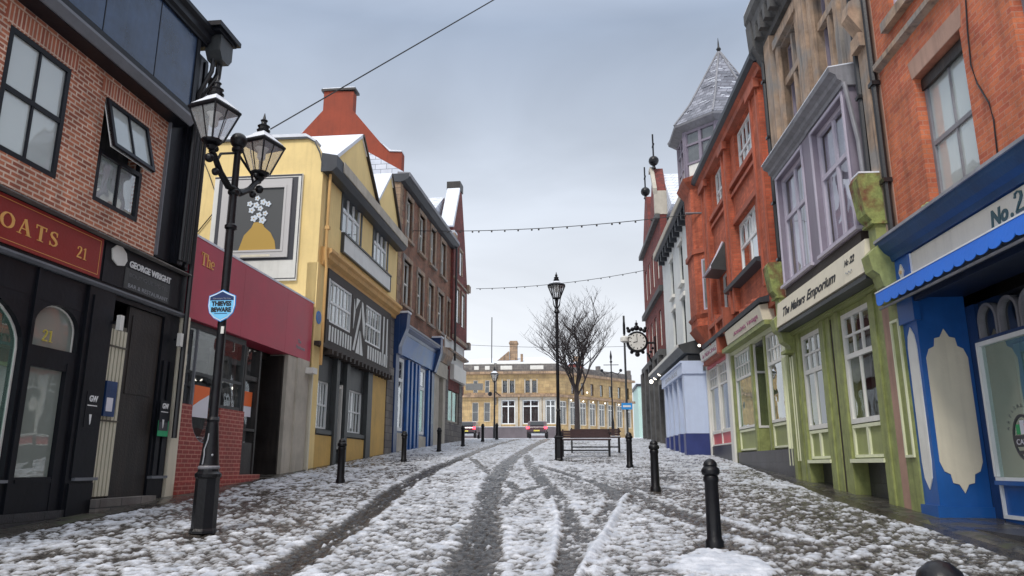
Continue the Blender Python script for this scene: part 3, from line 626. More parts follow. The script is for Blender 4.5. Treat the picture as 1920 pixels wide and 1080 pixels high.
for k,(uu,nn) in enumerate(((-1.36,.42),(-1.22,.46),(-1.08,.42))):
    T.part('downpipe','drainpipe_black',tube([(uu,nn,9.55),(uu-.02,nn,9.25),(uu-.02,.19,8.75),(uu-.02,.17,5.3)],.045,8),smooth=True)
T.part('downpipe','drainpipe_black',tube([(-.86,.12,9.4),(-.86,.12,2.0)],.05,8),smooth=True)
# fascia and signs
T.part('fascia','black_paint',bx(-9.4,-.80,-.4,.02,4.36,5.13),bx(-3.34,-.86,.02,.035,4.42,5.08))
T.part('fascia_top','grey_stone',pu([(-.02,5.22),(.16,5.135),(.16,5.115),(-.02,5.115)],-9.4,-.8))
T.part('fascia_ledge','grey_trim',pu([(.0,4.355),(.10,4.355),(.10,4.325),(.05,4.29),(.0,4.29)],-9.4,-.8))
sg=T.part('signboard','maroon_sign',bx(-9.3,-3.42,.02,.045,4.43,5.09),label='maroon signboard with gold letters')
T.part('sign_border','gold_paint',bx(-9.2,-3.48,.045,.0475,5.035,5.043),bx(-3.488,-3.48,.045,.0475,4.49,5.033),bx(-9.2,-3.48,.045,.0475,4.48,4.488),par=sg)
serif_text(T,'lettering','gold_paint','OATS',.225,-5.56,4.64,.05,par=sg,k=1.30,gap=.20)
serif_text(T,'lettering','gold_paint','21',.185,-4.02,4.63,.05,par=sg,k=1.1,gap=.06)
sb=T.part('bar_sign','charcoal_paint',bx(-2.78,-1.40,.036,.042,4.44,4.80),label='black bar and restaurant sign')
put_text(T,'lettering','text_white','GEORGE WRIGHT',.155,-2.68,4.83,.05,width=1.28,bold=.004,par=sb)
put_text(T,'lettering','text_grey','BOUTIQUE HOTEL',.10,-2.66,4.66,.047,width=1.2,par=sb)
put_text(T,'lettering','text_dim','BAR & RESTAURANT',.10,-2.66,4.475,.047,width=1.22,par=sb)
T.part('bar_badge','off_white_paint',pr([(-3.20,5.0),(-3.16,4.83),(-3.02,4.76),(-2.84,4.80),(-2.78,4.9),(-2.82,5.02),(-2.95,5.10),(-3.1,5.09)],.036,.06))
# shopfront of number 21
bz=.45
T.wall('shopfront','black_paint',-9.4,-3.60,bz,4.30,[(-7.3,-4.76,1.34,3.86),(-4.60,-3.66,3.18,3.84),(-4.56,-3.83,1.34,2.88)],0,.12)
for a,b,zs,zt in ((-7.3,-4.76,3.1,3.85),(-4.60,-3.66,3.48,3.83)):
    P=[(a,zt+.02),(b,zt+.02),(b,zs)]+[p for p in archpoly(a,b,zs,zs,zt)[3:-1]]+[(a,zs)]
    m_=(a+b)/2; c=archpoly(a,b,zs,zs,zt,16)[2:]
    q=[pr([c[i],c[i+1],(c[i+1][0],zt+.021),(c[i][0],zt+.021)],-.09,-.004) for i in range(len(c)-1)]
    T.part('arch_spandrel','black_paint',*q)
w_=T.part('shop_window','off_white_paint',*archring(-7.32,-4.74,1.33,3.1,3.87,.05,-.115,-.085,20),label='arched shop window with pale reveal')
T.part('pane','glass_green',pr(archpoly(-7.3,-4.76,1.34,3.1,3.85),-.105,-.097),par=w_)
T.part('room','room_mid',bx(-7.3,-4.76,-.7,-.68,1.3,3.9),bx(-7.3,-4.76,-.68,-.12,1.3,1.335),par=w_)
T.part('display_board','black_paint',bx(-6.0,-5.0,-.42,-.40,1.40,2.0),par=w_); T.part('display_card','poster_white',bx(-5.9,-5.1,-.398,-.39,1.5,1.92),par=w_)
fl=T.part('fanlight','off_white_paint',*archring(-4.60,-3.66,3.18,3.48,3.83,.025,-.10,-.08,16))
T.part('pane','glass_frost',pr(archpoly(-4.59,-3.67,3.19,3.48,3.81),-.097,-.089),par=fl)
T.part('room','room_mid',bx(-4.6,-3.66,-.5,-.48,3.15,3.85),par=fl)
serif_text(T,'house_number','gold_leaf','21',.17,-4.32,3.28,-.078,par=fl,k=1.1)
dr=T.part('door','black_paint',bx(-4.60,-4.56,-.10,-.02,bz,3.0),bx(-3.83,-3.78,-.1,.01,bz,3.0),bx(-4.55,-3.84,-.02,.014,.75,.80),bx(-4.55,-3.84,-.02,.014,1.26,1.31),label='glazed black shop door')
T.part('pane','glass_frost',bx(-4.55,-3.84,-.07,-.06,1.34,2.88),par=dr); T.part('room','room_mid',bx(-4.56,-3.83,-.6,-.58,1.3,2.9),par=dr)
T.part('pilaster','black_paint',bx(-3.598,-2.95,-.4,.05,bz,4.285),bx(-3.5,-3.05,.05,.075,1.32,4.15),bx(-3.54,-2.98,.05,.085,bz,1.24),bx(-4.70,-4.64,0,.035,bz,4.28))
T.part('pilaster_sill','grey_trim',bx(-3.46,-2.92,.05,.11,1.275,1.32),bx(-1.40,-.90,.0,.09,1.275,1.32),bx(-7.4,-4.72,0,.05,1.27,1.31))
T.part('plinth','plinth_slabs',bx(-9.4,-2.95,-.3,.06,bz-.3,.86))
# bar entrance
T.part('entrance_reveal','black_paint',bx(-2.95,-1.38,-.9,-.86,.6,4.285),bx(-2.95,-1.38,-.86,.0,4.2,4.284))
st=[bx(-2.90+i*.098,-2.90+i*.098+.062,-.03,-.005,1.02,3.72) for i in range(5)]
T.part('slatted_shutter','beige_stripe',*st,label='beige slatted shutter beside dark door')
T.part('shutter_back','blind_stripe_dark',bx(-2.93,-2.42,-.07,-.04,1.0,3.8),bx(-2.93,-2.42,-.004,.008,3.42,3.45),bx(-2.93,-2.42,-.004,.008,2.20,2.225))
d2=T.part('door','dark_wood',bx(-2.40,-1.40,-.10,-.04,.95,4.19),bx(-2.3,-1.5,-.04,-.028,2.7,4.05),label='plain dark boarded door')
T.part('door_step','grey_stone',bx(-3.0,-1.35,-.3,.18,.6,.985))
T.part('pilaster','black_paint',bx(-1.38,-.88,-.4,.0,.5,4.285),bx(-1.30,-1.18,.0,.03,1.33,3.4),bx(-1.10,-.98,.0,.03,1.33,3.4))
for uu,zz in ((-2.93,3.80),(-1.08,3.82)):
    lm=T.part('wall_lamp','off_white_paint',bx(uu-.05,uu+.05,.13,.20,zz-.13,zz+.12)); T.part('bracket','black_paint',bx(uu-.02,uu+.02,.05,.129,zz-.02,zz+.02),par=lm)
for uu,zz,k in ((-3.26,2.50,1),(-1.22,2.54,1)):
    n=T.part('notice','black_paint',bx(uu-.13,uu+.17,.076,.082,zz-.42,zz+.13))
    put_text(T,'lettering','text_white','GW',.13,uu-.07,zz-.02,.088,width=.20,bold=.004,par=n); T.part('mark','text_white',bx(uu-.10,uu+.13,.083,.086,zz-.09,zz-.075),pr([(uu-.03,zz-.22),(uu+.03,zz-.22),(uu+.02,zz-.36),(uu-.0,zz-.38)],.083,.086),par=n)
n=T.part('menu_case','navy_paint',bx(-2.90,-2.62,.01,.05,2.28,2.85)); T.part('menu','poster_white',bx(-2.86,-2.70,.05,.055,2.36,2.58),par=n)
n=T.part('hygiene_sticker','sticker_green',bx(-1.36,-1.02,.076,.08,2.02,2.30)); T.part('sticker_face','frame_dark',bx(-1.33,-1.05,.0802,.083,2.12,2.27),par=n)

# ---- single storey shop with burgundy fascia
T=fac('shop_building','low shop with plain burgundy fascia over painted brick and dark glazing','shop','L',-.82)
T.part('fascia','burgundy_sign',bx(-.68,1.62,-.5,.02,4.35,6.02),bx(1.626,4.12,-.5,.02,4.35,6.02),bx(4.125,5.93,-.5,.02,4.35,6.02),label='deep burgundy fascia board')
T.part('fascia_snow','snow',pu([(-1.2,6.03),(.03,6.022),(.03,6.07),(-.05,6.10),(-1.2,6.22)],-.68,5.95),smooth=False)
serif_text(T,'lettering','gold_paint','The',.27,-.36,5.50,.03,k=1.0,gap=.03)
put_text(T,'lettering','text_dim','The',.15,4.95,4.74,.028); put_text(T,'lettering','text_dim','Nuthouse',.15,4.88,4.58,.028,width=.6)
T.part('body','dark_wood',bx(-.7,5.9,-9,-2.4,0,5.9),bx(-.6,5.9,-2.4,-.55,4.2,5.95))
T.part('side_pier','cream_paint',bx(-.84,-.56,-.6,.04,.7,4.345),label='narrow cream pier')
zb=.9
# brick apron with the round window cut into it
c,r,zt=.52,.58,2.68; poly=[(-.56,zb),(-.56,zt)]+[(c+r*cos(t),2.52+r*sin(t)*1.0) for t in [pi+pi*i/20 for i in range(0,21)]]
q=[bx(-.56,c-r,-.35,-.02,zb,zt)]
for i in range(20):
    a=pi+pi*i/20; b=pi+pi*(i+1)/20
    q.append(pr([(c+r*cos(a),zb),(c+r*cos(b),zb),(c+r*cos(b),2.52+r*sin(b)),(c+r*cos(a),2.52+r*sin(a))],-.35,-.02))
q.append(bx(c+r,2.22,-.35,-.02,zb,zt+.02))
T.part('brick_apron','painted_brick',*q,label='painted red brick apron with round window cut-out')
T.part('brick_step','painted_brick',bx(-.56,4.4,-.6,.10,zb-.3,1.18),bx(1.3,3.2,-.5,.02,1.18,1.30))
fr=T.part('shop_window','charcoal_paint',bx(-.56,2.2,-.16,-.10,4.22,4.34),bx(-.56,2.2,-.16,-.10,3.30,3.36),*[bx(x-.035,x+.035,-.17,-.09,1.9,4.22) for x in (-.5,1.15,2.17)],bx(1.15,2.2,-.16,-.1,2.70,2.78))
ring=[]
for i in range(24):
    a=2*pi*i/24; b=2*pi*(i+1)/24; R0,R1=.555,.60
    ring.append(pr([(c+R0*cos(a),2.95*0+2.52+R0*sin(a)*1),(c+R0*cos(b),2.52+R0*sin(b)),(c+R1*cos(b),2.52+R1*sin(b)),(c+R1*cos(a),2.52+R1*sin(a))],-.09,-.03)) if sin(a)<=.01 and sin(b)<=.01 else None
T.part('round_frame','grey_trim',*[x for x in ring if x],bx(c-.60,c-.565,-.09,-.035,2.56,4.2),par=fr)
T.part('pane','glass_bright',bx(-.53,2.17,-.135,-.127,1.85,4.22),par=fr); T.part('room','room_dark',bx(-.56,2.2,-1.3,-1.28,1.2,4.3),bx(-.55,2.2,-1.28,-.2,4.28,4.30),par=fr)
T.part('shelf','brown_timber',bx(-.2,2.1,-1.1,-.8,2.55,2.6),bx(-.2,2.1,-1.1,-.8,3.2,3.24),*[bx(x,x+.12,-1.05,-.95,2.6,2.6+.1+.2*random.random()) for x in [i*.2 for i in range(10)]],par=fr)
for a,b,z0,z1 in ((.12,.74,2.46,3.10),):
    p=T.part('poster','poster_white',bx(a,b,-.124,-.118,z0,z1)); T.part('poster_print','poster_orange',pr([(a,z1),(b,z1),(b,z1-.15),(a+.25,z1-.3),(a,z1-.42)],-.117,-.113),par=p)
d=T.part('door','dark_wood',bx(2.2,2.28,-.3,-.08,1.3,4.2),bx(2.95,3.03,-.3,-.08,1.3,4.2),bx(2.28,2.95,-.28,-.10,1.3,2.02),bx(2.28,2.95,-.28,-.1,3.45,3.56),bx(2.28,2.95,-.27,-.085,2.28,2.34),label='dark door with glazed upper half')
T.part('pane','glass_bright',bx(2.28,2.95,-.2,-.19,2.02,3.45),bx(2.28,2.95,-.2,-.19,3.56,4.2),par=d); T.part('room','room_dark',bx(2.2,3.0,-1.0,-.98,1.3,4.3),par=d)
p=T.part('poster','poster_white',bx(2.38,2.88,-.185,-.18,2.62,3.20),par=d); T.part('poster_print','poster_orange',bx(2.38,2.88,-.179,-.175,2.86,3.20),par=p)
T.part('door','red_brown_door',bx(3.08,3.75,-.85,-.8,1.4,4.1),bx(3.16,3.67,-.8,-.785,1.6,2.6),label='red brown panelled inner door')
T.part('lobby','dark_wood',bx(3.03,4.42,-1.0,-.9,1.2,4.3),bx(4.36,4.44,-.9,-.1,1.2,4.3),bx(3.75,4.36,-.9,-.84,1.3,4.3))
T.part('render_pier','pale_stone',bx(4.44,5.02,-.5,.0,1.1,4.34),bx(5.022,5.84,-.5,.045,1.1,4.34),label='pale rendered pier with a raised strip')
n=T.part('floodlight','off_white_paint',bx(5.55,5.85,.05,.28,3.98,4.14)); T.part('bracket','red_brown_door',bx(5.85,6.0,.06,.2,4.02,4.10),par=n)

# ---- yellow building
T=fac('timber_framed_building','yellow rendered building with two gables, dark timbered bay and dark eaves','building','L',6.05)
# side wall with parapet
prof=[(.0,1.0),(.0,10.25),(-.10,10.75),(-.28,11.08),(-.55,11.25),(-9.0,11.33),(-9,1.0)]
T.part('side_wall','yellow_render',pu(prof,6.06,6.40))
T.part('side_coping','snow',pu([(-.3,11.10),(-.55,11.27),(-9,11.35),(-9,11.47),(-.6,11.38),(-.25,11.16)],6.0,6.46))
T.part('side_coping_edge','gutter_dark',pu([(.0,10.26),(-.10,10.77),(-.28,11.10),(-.55,11.272),(-9,11.352),(-9,11.27),(-.5,11.2),(-.3,11.07),(-.12,10.7)],5.985,6.0))
T.wall('upper_wall','yellow_render',6.403,15.0,7.82,10.60,[(7.95,9.88,8.83,10.40),(11.5,13.35,8.83,10.40)],0)
for a,b in ((7.95,9.88),(11.5,13.35)):
    f=T.window(a,b,8.83,10.40,3,1,n=-.05,fw=.09,bw=.10,frame='white_paint',zs=9.62,colsb=3,back='room_mid',glass='glass_bright',bd=.15)
    T.part('shutter_edge','charcoal_paint',bx(a-.14,a-.005,-.02,.03,8.86,10.36),bx(b+.005,b+.14,-.02,.03,8.86,10.36),par=f)
T.part('panel_board','white_render',bx(8.02,13.66,.0,.09,8.2,8.76),label='long pale panel under the upper windows')
T.part('panel_frame','charcoal_paint',bx(7.96,13.72,.0,.13,8.765,8.82),bx(7.96,13.72,.0,.11,8.15,8.195),bx(13.665,13.72,.0,.11,8.2,8.76),bx(7.96,8.015,.0,.11,8.2,8.76))
T.part('cornice','orange_trim',pu([(0,7.30),(.08,7.30),(.10,7.42),(.24,7.50),(.26,7.62),(.34,7.68),(.34,7.78),(0,7.86)],6.3,14.75))
# gables standing above the eaves
for a,p,b,zp in ((7.3,9.55,11.75,12.95),(11.85,13.45,15.05,13.05)):
    T.part('gable','yellow_render',pr([(a,10.55),(b,10.55),(b,11.15),(p,zp-.1),(a,11.15)],-.3,0))
    T.part('verge','brown_timber',pr([(p,zp-.1),(p,zp),(b+.12,11.12),(b+.03,11.05)],-.35,.10))
    g=lambda z,h=0:z
    T.part('gable_roof','snow',([(a-.45,.05,10.95),(p,.05,zp+.02),(b+.1,.05,11.2),(b+.1,.05,11.05),(p,.05,zp-.12),(a-.45,.05,10.8)]+[(a-.45,-5,10.95),(p,-5,zp+.02),(b+.1,-5,11.2),(b+.1,-5,11.05),(p,-5,zp-.12),(a-.45,-5,10.8)],
        [(0,1,7,6),(1,2,8,7),(3,4,10,9),(4,5,11,10),(0,5,4,1),(1,4,3,2),(6,7,10,11),(7,8,9,10),(2,3,9,8),(5,0,6,11)]))
T.part('roof','snowy_slate',bx(6.4,15.0,-8.9,-.6,10.3,11.2))
T.part('gutter','gutter_dark',pu([(-.05,10.12),(.30,10.12),(.44,10.25),(.44,10.62),(-.05,10.72)],6.0,14.75))
T.part('gutter_edge','pale_stone',pu([(.442,10.30),(.475,10.30),(.475,10.64),(.442,10.64)],6.6,14.75))
# jettied timbered first floor
T.wall('timber_wall','brown_timber',6.75,13.9,4.98,7.30,[(6.98,9.05,5.70,7.02),(10.62,12.62,5.70,7.02)],.12,.3)
f=[]
for a,b in ((6.98,9.05),(10.62,12.62)):
    w_=T.window(a,b,5.70,7.02,3,1,n=.06,fw=.07,bw=.06,zs=6.34,colsb=3,frame='white_paint',back='room_mid',glass='glass_bright',bd=.15)
    for sh in ([bx(a+(b-a)*t-.012,a+(b-a)*t+.012,.05,.08,5.77,6.95) for t in (1/6,.5,5/6)],): T.part('glazing_bar','off_white_paint',*sh,par=w_)
pan=[]
for i in range(9): pan.append(bx(7.0+i*.25,7.0+i*.25+.13,.12,.135,5.14,5.60))
for i in range(9): pan.append(bx(10.95+i*.30,10.95+i*.30+.17,.12,.135,5.14,5.60))
for p in ([(9.28,5.2),(9.85,6.45),(9.98,6.75),(9.98,6.4),(9.45,5.2)],[(10.08,6.75),(10.35,5.9),(10.50,5.75),(10.50,6.3),(10.2,6.95),(10.08,6.98)],[(9.62,5.15),(9.95,5.95),(9.98,5.15)],[(10.06,5.15),(10.06,5.95),(10.4,5.15)],[(9.45,6.6),(9.85,6.98),(9.5,6.98)],[(9.25,5.9),(9.25,6.9),(9.40,6.5)],[(12.8,5.2),(12.95,5.2),(12.95,7.0),(12.8,7.0)],[(13.3,5.2),(13.5,5.2),(13.4,7.0),(13.3,7.0)],[(6.80,5.75),(6.90,5.75),(6.90,7.0),(6.80,7.0)]): pan.append(pr(p,.12,.135))
T.part('infill_panels','white_render',*pan,label='cream plaster infill between dark timbers')
T.part('jetty_beam','brown_timber',bx(6.1,13.9,-.3,.20,4.86,4.98),*[bx(u,u+.14,-.3,.32,4.70,4.855) for u in [6.85+i*.42 for i in range(17)]])
# ground floor
z0=1.0
T.part('corner_pier','yellow_render',bx(6.06,6.62,-.3,.03,z0,7.3),bx(6.403,6.62,-.3,.0,7.3,10.15))
T.part('stone_quoins','grey_stone',bx(13.9,15.0,-.4,.06,1.6,5.3),bx(14.0,15.0,-.4,.0,5.3,7.3))
T.wall('ground_wall','charcoal_paint',6.62,11.3,z0,4.85,[(6.68,7.82,2.56,3.95),(8.32,8.95,1.9,4.12),(9.45,11.22,2.56,3.95)],-.06)
T.window(6.68,7.82,2.56,3.95,4,1,n=-.14,fw=.05,bw=.03,zs=3.25,colsb=4,back='curtain',bd=.12,glass='glass')
T.window(9.45,11.22,2.56,3.95,5,1,n=-.14,fw=.05,bw=.03,zs=3.25,colsb=5,back='curtain',bd=.14,glass='glass')
T.part('window_sill','charcoal_paint',bx(6.64,7.9,-.06,.06,2.40,2.52),bx(9.4,11.28,-.06,.06,2.40,2.52))
T.part('stall_riser','ochre_paint',bx(6.62,8.0,-.2,.03,z0,2.36),bx(9.3,11.30,-.2,.03,z0,2.36))
T.part('timber_post','charcoal_paint',bx(8.02,8.30,-.2,.10,z0,4.84),bx(8.98,9.27,-.2,.10,z0,4.84),bx(11.32,11.85,-.2,.10,z0,4.84))
d=T.part('door','black_paint',bx(8.32,8.95,-.2,-.14,1.9,4.12)); T.part('door_frame','off_white_paint',bx(8.86,8.93,-.135,.0,2.0,4.0),bx(8.40,8.93,-.135,-.02,3.86,3.93),par=d)
T.part('side_pier','ochre_paint',bx(11.87,13.88,-.3,.02,1.4,4.85),label='ochre painted wall pier')
T.part('downpipe','orange_trim',tube([(6.22,.18,10.1),(6.22,.18,7.6),(6.28,.2,7.2),(6.28,.2,4.3)],.045,8),bx(6.17,6.30,.12,.25,8.35,8.45),smooth=True)
T.part('fence_board','cream_paint',bx(5.96,6.05,-.1,.10,1.2,4.1))
# framed picture on the side wall (generic stand-in), blue plaque, cable
P=Thing('framed_picture','large framed vase picture on white board on yellow side wall','picture',(0,0,0),1.26,-1); P.root.parent=None
def side_thing(T,u):
    a=radians(1.26); T.root.location=(-7.57+sin(a)*u,14.5+cos(a)*u,0); T.u0=u; T.z0=0
side_thing(P,6.0)
def sb(n0,n1,u0,u1,z0,z1): return bx(u0,u1,n0,n1,z0,z1)
P.part('board','off_white_paint',sb(-3.35,-.58,5.98,6.05,6.75,10.06))
P.part('board_edge','frame_dark',sb(-3.35,-.60,5.972,5.979,10.0,10.05),sb(-.625,-.60,5.972,5.979,6.8,10.0),sb(-3.35,-.60,5.972,5.979,6.8,6.825),sb(-3.2,-.72,5.965,5.972,7.38,9.96))
fw=[sb(-3.05,-.88,5.91,5.964,9.70,9.90),sb(-3.05,-.88,5.91,5.964,7.45,7.62),sb(-1.08,-.88,5.91,5.964,7.62,9.70),sb(-3.05,-2.85,5.91,5.964,7.62,9.70)]
P.part('frame','frame_silver',*fw,sb(-2.90,-1.03,5.895,5.93,9.62,9.70),sb(-2.90,-1.03,5.895,5.93,7.62,7.68),sb(-1.1,-1.03,5.895,5.93,7.68,9.62),sb(-2.90,-2.83,5.895,5.93,7.68,9.62))
P.part('canvas','canvas_grey',sb(-2.84,-1.09,5.94,5.964,7.66,9.66))
def side_poly(pts,u0,u1): return pu(pts,u0,u1)
P.part('painted_vase','canvas_ochre',side_poly([(-2.40,7.68),(-1.25,7.68),(-1.30,7.95),(-1.45,8.22),(-1.66,8.40),(-1.72,8.55),(-1.98,8.55),(-2.05,8.38),(-2.26,8.15)],5.930,5.94),label='ochre painted vase')
rv=random.Random(3)
for k in range(11):
    t=k*2.4; rr=.075+.028*rv.random(); d=.05+.115*sqrt(k); cn=-1.86+d*cos(t)*.8; cz=8.98+d*sin(t)
    P.part('painted_flower','canvas_pale',side_poly([(cn+rr*(1+.18*cos(5*a))*cos(a),cz+rr*(1+.18*cos(5*a))*sin(a)) for a in [2*pi*i/30 for i in range(30)]],5.929-.0012*k,5.93)); P.part('flower_heart','canvas_ochre',disc(0,0,.02,0,.001),keep=True,fn=lambda q:(5.9275-.0012*k-q[1],cn+q[0],cz+q[2]))
P.part('caption_plate','cream_paint',sb(-2.3,-1.4,5.90,5.908,7.47,7.54))
Q=Thing('blue_plaque','small round blue plaque on the yellow corner pier','plaque',(0,0,0),1.26,-1); side_thing(Q,6.28)
Q.part('plate','plaque_blue',disc(6.33,5.70,.19,.032,.05)); Q.part('lettering','text_dim',*[bx(6.33-w,6.33+w,.0505,.053,z-.02-.008,z-.02+.008) for w,z in ((.07,5.82),(.11,5.77),(.12,5.72),(.1,5.67),(.06,5.62))])
W=Thing('wall_cable','thin black cable looping down the yellow side wall','cable',(0,0,0),1.26,-1); side_thing(W,6.0)
W.part('cable','drainpipe_black',tube([(6.03,-3.95,10.9),(6.02,-3.6,10.2),(6.02,-3.3,9.5),(6.02,-3.35,8.9),(6.02,-3.8,8.3),(6.02,-4.3,8.0)],.015,6))
# ---- red rendered gable with chimney rising behind
T=fac('gabled_building','rust red rendered gable with a broad chimney behind the yellow roofs','building','L',15.05)
T.part('gable_wall','red_render',pu([(0.0,13.9),(.0,14.68),(-.55,14.72),(-.95,15.15),(-2.3,16.8),(-2.3,17.7),(-3.66,17.78),(-3.66,16.85),(-6.8,13.2),(-7.6,12.9),(-7.6,9),(-.6,9),(-.6,13.3)],15.06,15.5))
T.part('chimney_cap','dark_wood',bx(14.98,15.6,-3.76,-2.2,17.76,17.86))
T.part('snow_cap','snow',bx(14.99,15.6,-3.7,-2.25,17.862,17.90),pu([(-.55,14.74),(-.95,15.17),(-.97,15.2),(-.5,14.8),(0,14.75),(0,14.70)],15.0,15.5))

# ---- stone and brick building with blue shopfront
T=fac('shop_building','tall weathered brown brick building over navy blue and cream shopfronts','shop','B',-.1)
rowA=[(1.0,1.95),(3.2,4.25),(5.4,6.35),(7.65,8.7)]; rowB=[(.85,2.05),(3.15,4.2),(5.2,6.25),(7.2,8.4),(9.3,9.95)]
holes=[(a,b,11.2,13.0) for a,b in rowA]+[(a,b,8.22,10.15) for a,b in rowB]
T.wall('wall','brown_brick',-.05,10.12,6.9,13.5,holes,0)
T.part('body','dark_wood',bx(0,10.1,-8,-.8,0,13.4))
q=[bx(-.06,.34+.12*(i%2),-.3,.03,7.9+i*.33,7.9+i*.33+.325) for i in range(17)]
T.part('quoins','old_stone',*q)
for a,b,z0,z1 in [h for h in holes]:
    T.part('window_surround','sand_stone',bx(a-.16,a,-.3,.05,z0-.05,z1),bx(b,b+.16,-.3,.05,z0-.05,z1),bx(a-.16,b+.16,-.3,.06,z1,z1+.2),bx(a-.2,b+.2,-.1,.12,z0-.17,z0-.052))
    T.window(a,b,z0,z1,2 if b-a>.7 else 1,1,n=-.14,fw=.07,bw=.04,zs=(z0+z1)/2,colsb=2 if b-a>.7 else 1,back='room_mid',glass='glass',bd=.12,frame='off_white_paint')
T.part('eaves','gutter_dark',pu([(0,13.25),(.22,13.3),(.42,13.45),(.42,13.62),(-.3,13.62),(-.3,13.3)],-.15,10.3))
T.part('eaves_lip','lead_grey',pu([(.422,13.48),(.45,13.48),(.45,13.66),(-.1,13.72),(-.1,13.625),(.422,13.625)],-.15,10.3))
T.part('roof','snowy_slate',pu([(.3,13.65),(-4,16.3),(-8,13.6)],0,10.1))
# navy shopfront
bz=1.9
T.part('pilaster','navy_paint',bx(-.12,.36,-.3,.12,bz,5.9),bx(-.15,.36,-.3,.22,5.9,7.55),pu([(.22,6.2),(.5,6.9),(.55,7.55),(.22,7.55)],-.13,.30),bx(5.95,6.45,-.3,.12,bz,5.9),pu([(.0,5.9),(.22,5.9),(.5,6.8),(.5,7.55),(0,7.55)],6.0,6.45))
T.part('pilaster_cap_snow','snow',bx(-.17,.34,.05,.58,7.552,7.63),bx(5.97,6.5,.05,.55,7.552,7.63))
T.part('fascia','cobalt_paint',pu([(-.1,5.95),(.15,5.95),(.30,6.75),(-.1,6.75)],.36,5.95))
T.part('cornice','navy_paint',pu([(-.1,6.75),(.30,6.76),(.34,6.88),(.48,7.0),(.48,7.16),(.42,7.22),(-.1,7.30)],.36,5.95))
T.part('cornice_edge','text_dim',pu([(.481,7.08),(.50,7.08),(.50,7.16),(.481,7.16)],.36,5.95))
T.wall('shopfront','navy_paint',.36,5.95,2.80,5.95,[(.55,1.45,2.88,5.85),(4.05,5.05,2.88,5.85)],0)
for a,b in ((.55,1.45),(4.05,5.05)): T.window(a,b,2.88,5.85,1,1,n=-.03,fw=.13,zs=4.95,back='room_dark',glass='glass_bright',bd=.3,frame='white_paint')
T.part('column','cobalt_paint',*[bx(a,a+.26,.0,.11,bz,5.9) for a in (1.75,2.35,3.0,3.55,5.35)],label='blue painted shopfront columns')
T.part('stall_riser','pale_stone',bx(.36,1.7,-.2,.05,bz,2.79),bx(3.85,5.3,-.2,.05,bz,2.79)); T.part('door','navy_paint',bx(1.7,3.85,-.2,-.08,bz,2.8))
# cream stone shop
T.part('stone_pier','pale_stone',bx(6.47,7.25,-.3,.10,bz,5.85),bx(7.27,7.75,-.3,.05,bz,5.85),bx(8.35,8.9,-.3,.12,bz,5.85),bx(6.47,8.95,-.3,.2,5.852,6.55))
T.part('doorway','dark_wood',bx(7.75,8.35,-.5,-.3,bz,5.85))
T.part('console','sand_stone',pu([(.0,6.55),(.22,6.6),(.4,7.0),(.4,7.3),(0,7.35)],6.5,9.3),pu([(0,7.35),(.35,7.4),(.35,7.5),(0,7.55)],8.9,13.9))
T.part('ground_stone','grey_stone',bx(8.95,10.0,-.3,.02,2.0,6.5),bx(9.0,13.7,-.3,.06,2.0,3.72),bx(12.95,13.8,-.3,.02,3.72,6.2))
T.window(10.05,12.9,3.78,5.95,2,1,n=-.1,fw=.08,bw=.06,back='room_mid',glass='glass_bright',frame='pale_stone',bd=.3)
T.part('signboard','off_white_paint',bx(10.4,13.7,.0,.24,6.05,6.85),label='white shop signboard')
T.part('upper_render','white_render',bx(8.95,13.8,-.3,.05,6.9,8.2))
T.part('projecting_sign','off_white_paint',bx(13.3,13.36,.3,1.3,5.72,6.10),bx(13.32,13.35,.0,.3,5.95,5.99))

# ---- far red gable
T=fac('gabled_building','dark red brick building with steep stepped gable and snow on its roof','building','B',10.15)
T.part('gable_wall','dark_red_brick',pr([(10.14,8.2),(14.2,8.2),(14.0,12.2),(13.2,14.5),(12.1,17.2),(11.45,17.2),(9.9,14.4),(9.9,13.7),(10.14,13.6)],-.5,.15))
T.part('gable_coping','snow',pr([(11.4,17.22),(9.85,14.45),(9.55,14.45),(11.25,17.3)],-.55,.2)); T.part('chimney_pot','dark_wood',bx(11.3,12.2,-.6,.2,17.25,17.75))
T.part('kneeler','sand_stone',bx(9.4,10.12,-.6,.35,13.65,14.0),bx(13.9,14.5,-.5,.3,11.7,12.1),bx(14.0,14.45,-.5,.35,8.2,8.6))
T.part('kneeler_snow','snow',bx(9.4,10.1,-.6,.35,14.0,14.12))
T.part('roof','snowy_slate',([(7.6,-.8,14.2),(11.6,-.8,16.9),(15,-.8,13.5),(7.6,-9,14.2),(11.6,-9,16.9),(15,-9,13.5)],[(0,1,2),(3,5,4),(0,3,4,1),(1,4,5,2),(2,5,3,0)]))
T.part('wall','dark_red_brick',bx(10.14,14.2,-.5,.0,5.5,8.2),bx(10.2,14.2,-8,-.5,2.5,13.6))
for a,z0,z1 in ((10.9,9.3,11.2),(12.4,9.3,11.2),(11.6,12.2,13.6)):
    T.part('window_surround','sand_stone',bx(a-.12,a,.15,.20,z0,z1),bx(a+.7,a+.82,.15,.20,z0,z1),bx(a-.15,a+.85,.15,.22,z1,z1+.15)); T.part('pane','glass_bright',bx(a,a+.7,.15,.16,z0,z1)); 
T.part('string_course','sand_stone',bx(10.1,14.3,.15,.25,8.25,8.45),bx(10.1,14.3,.15,.22,11.6,11.72))
T.part('downpipe','drainpipe_black',tube([(10.2,.3,13.4),(10.2,.3,7)],.06,8))
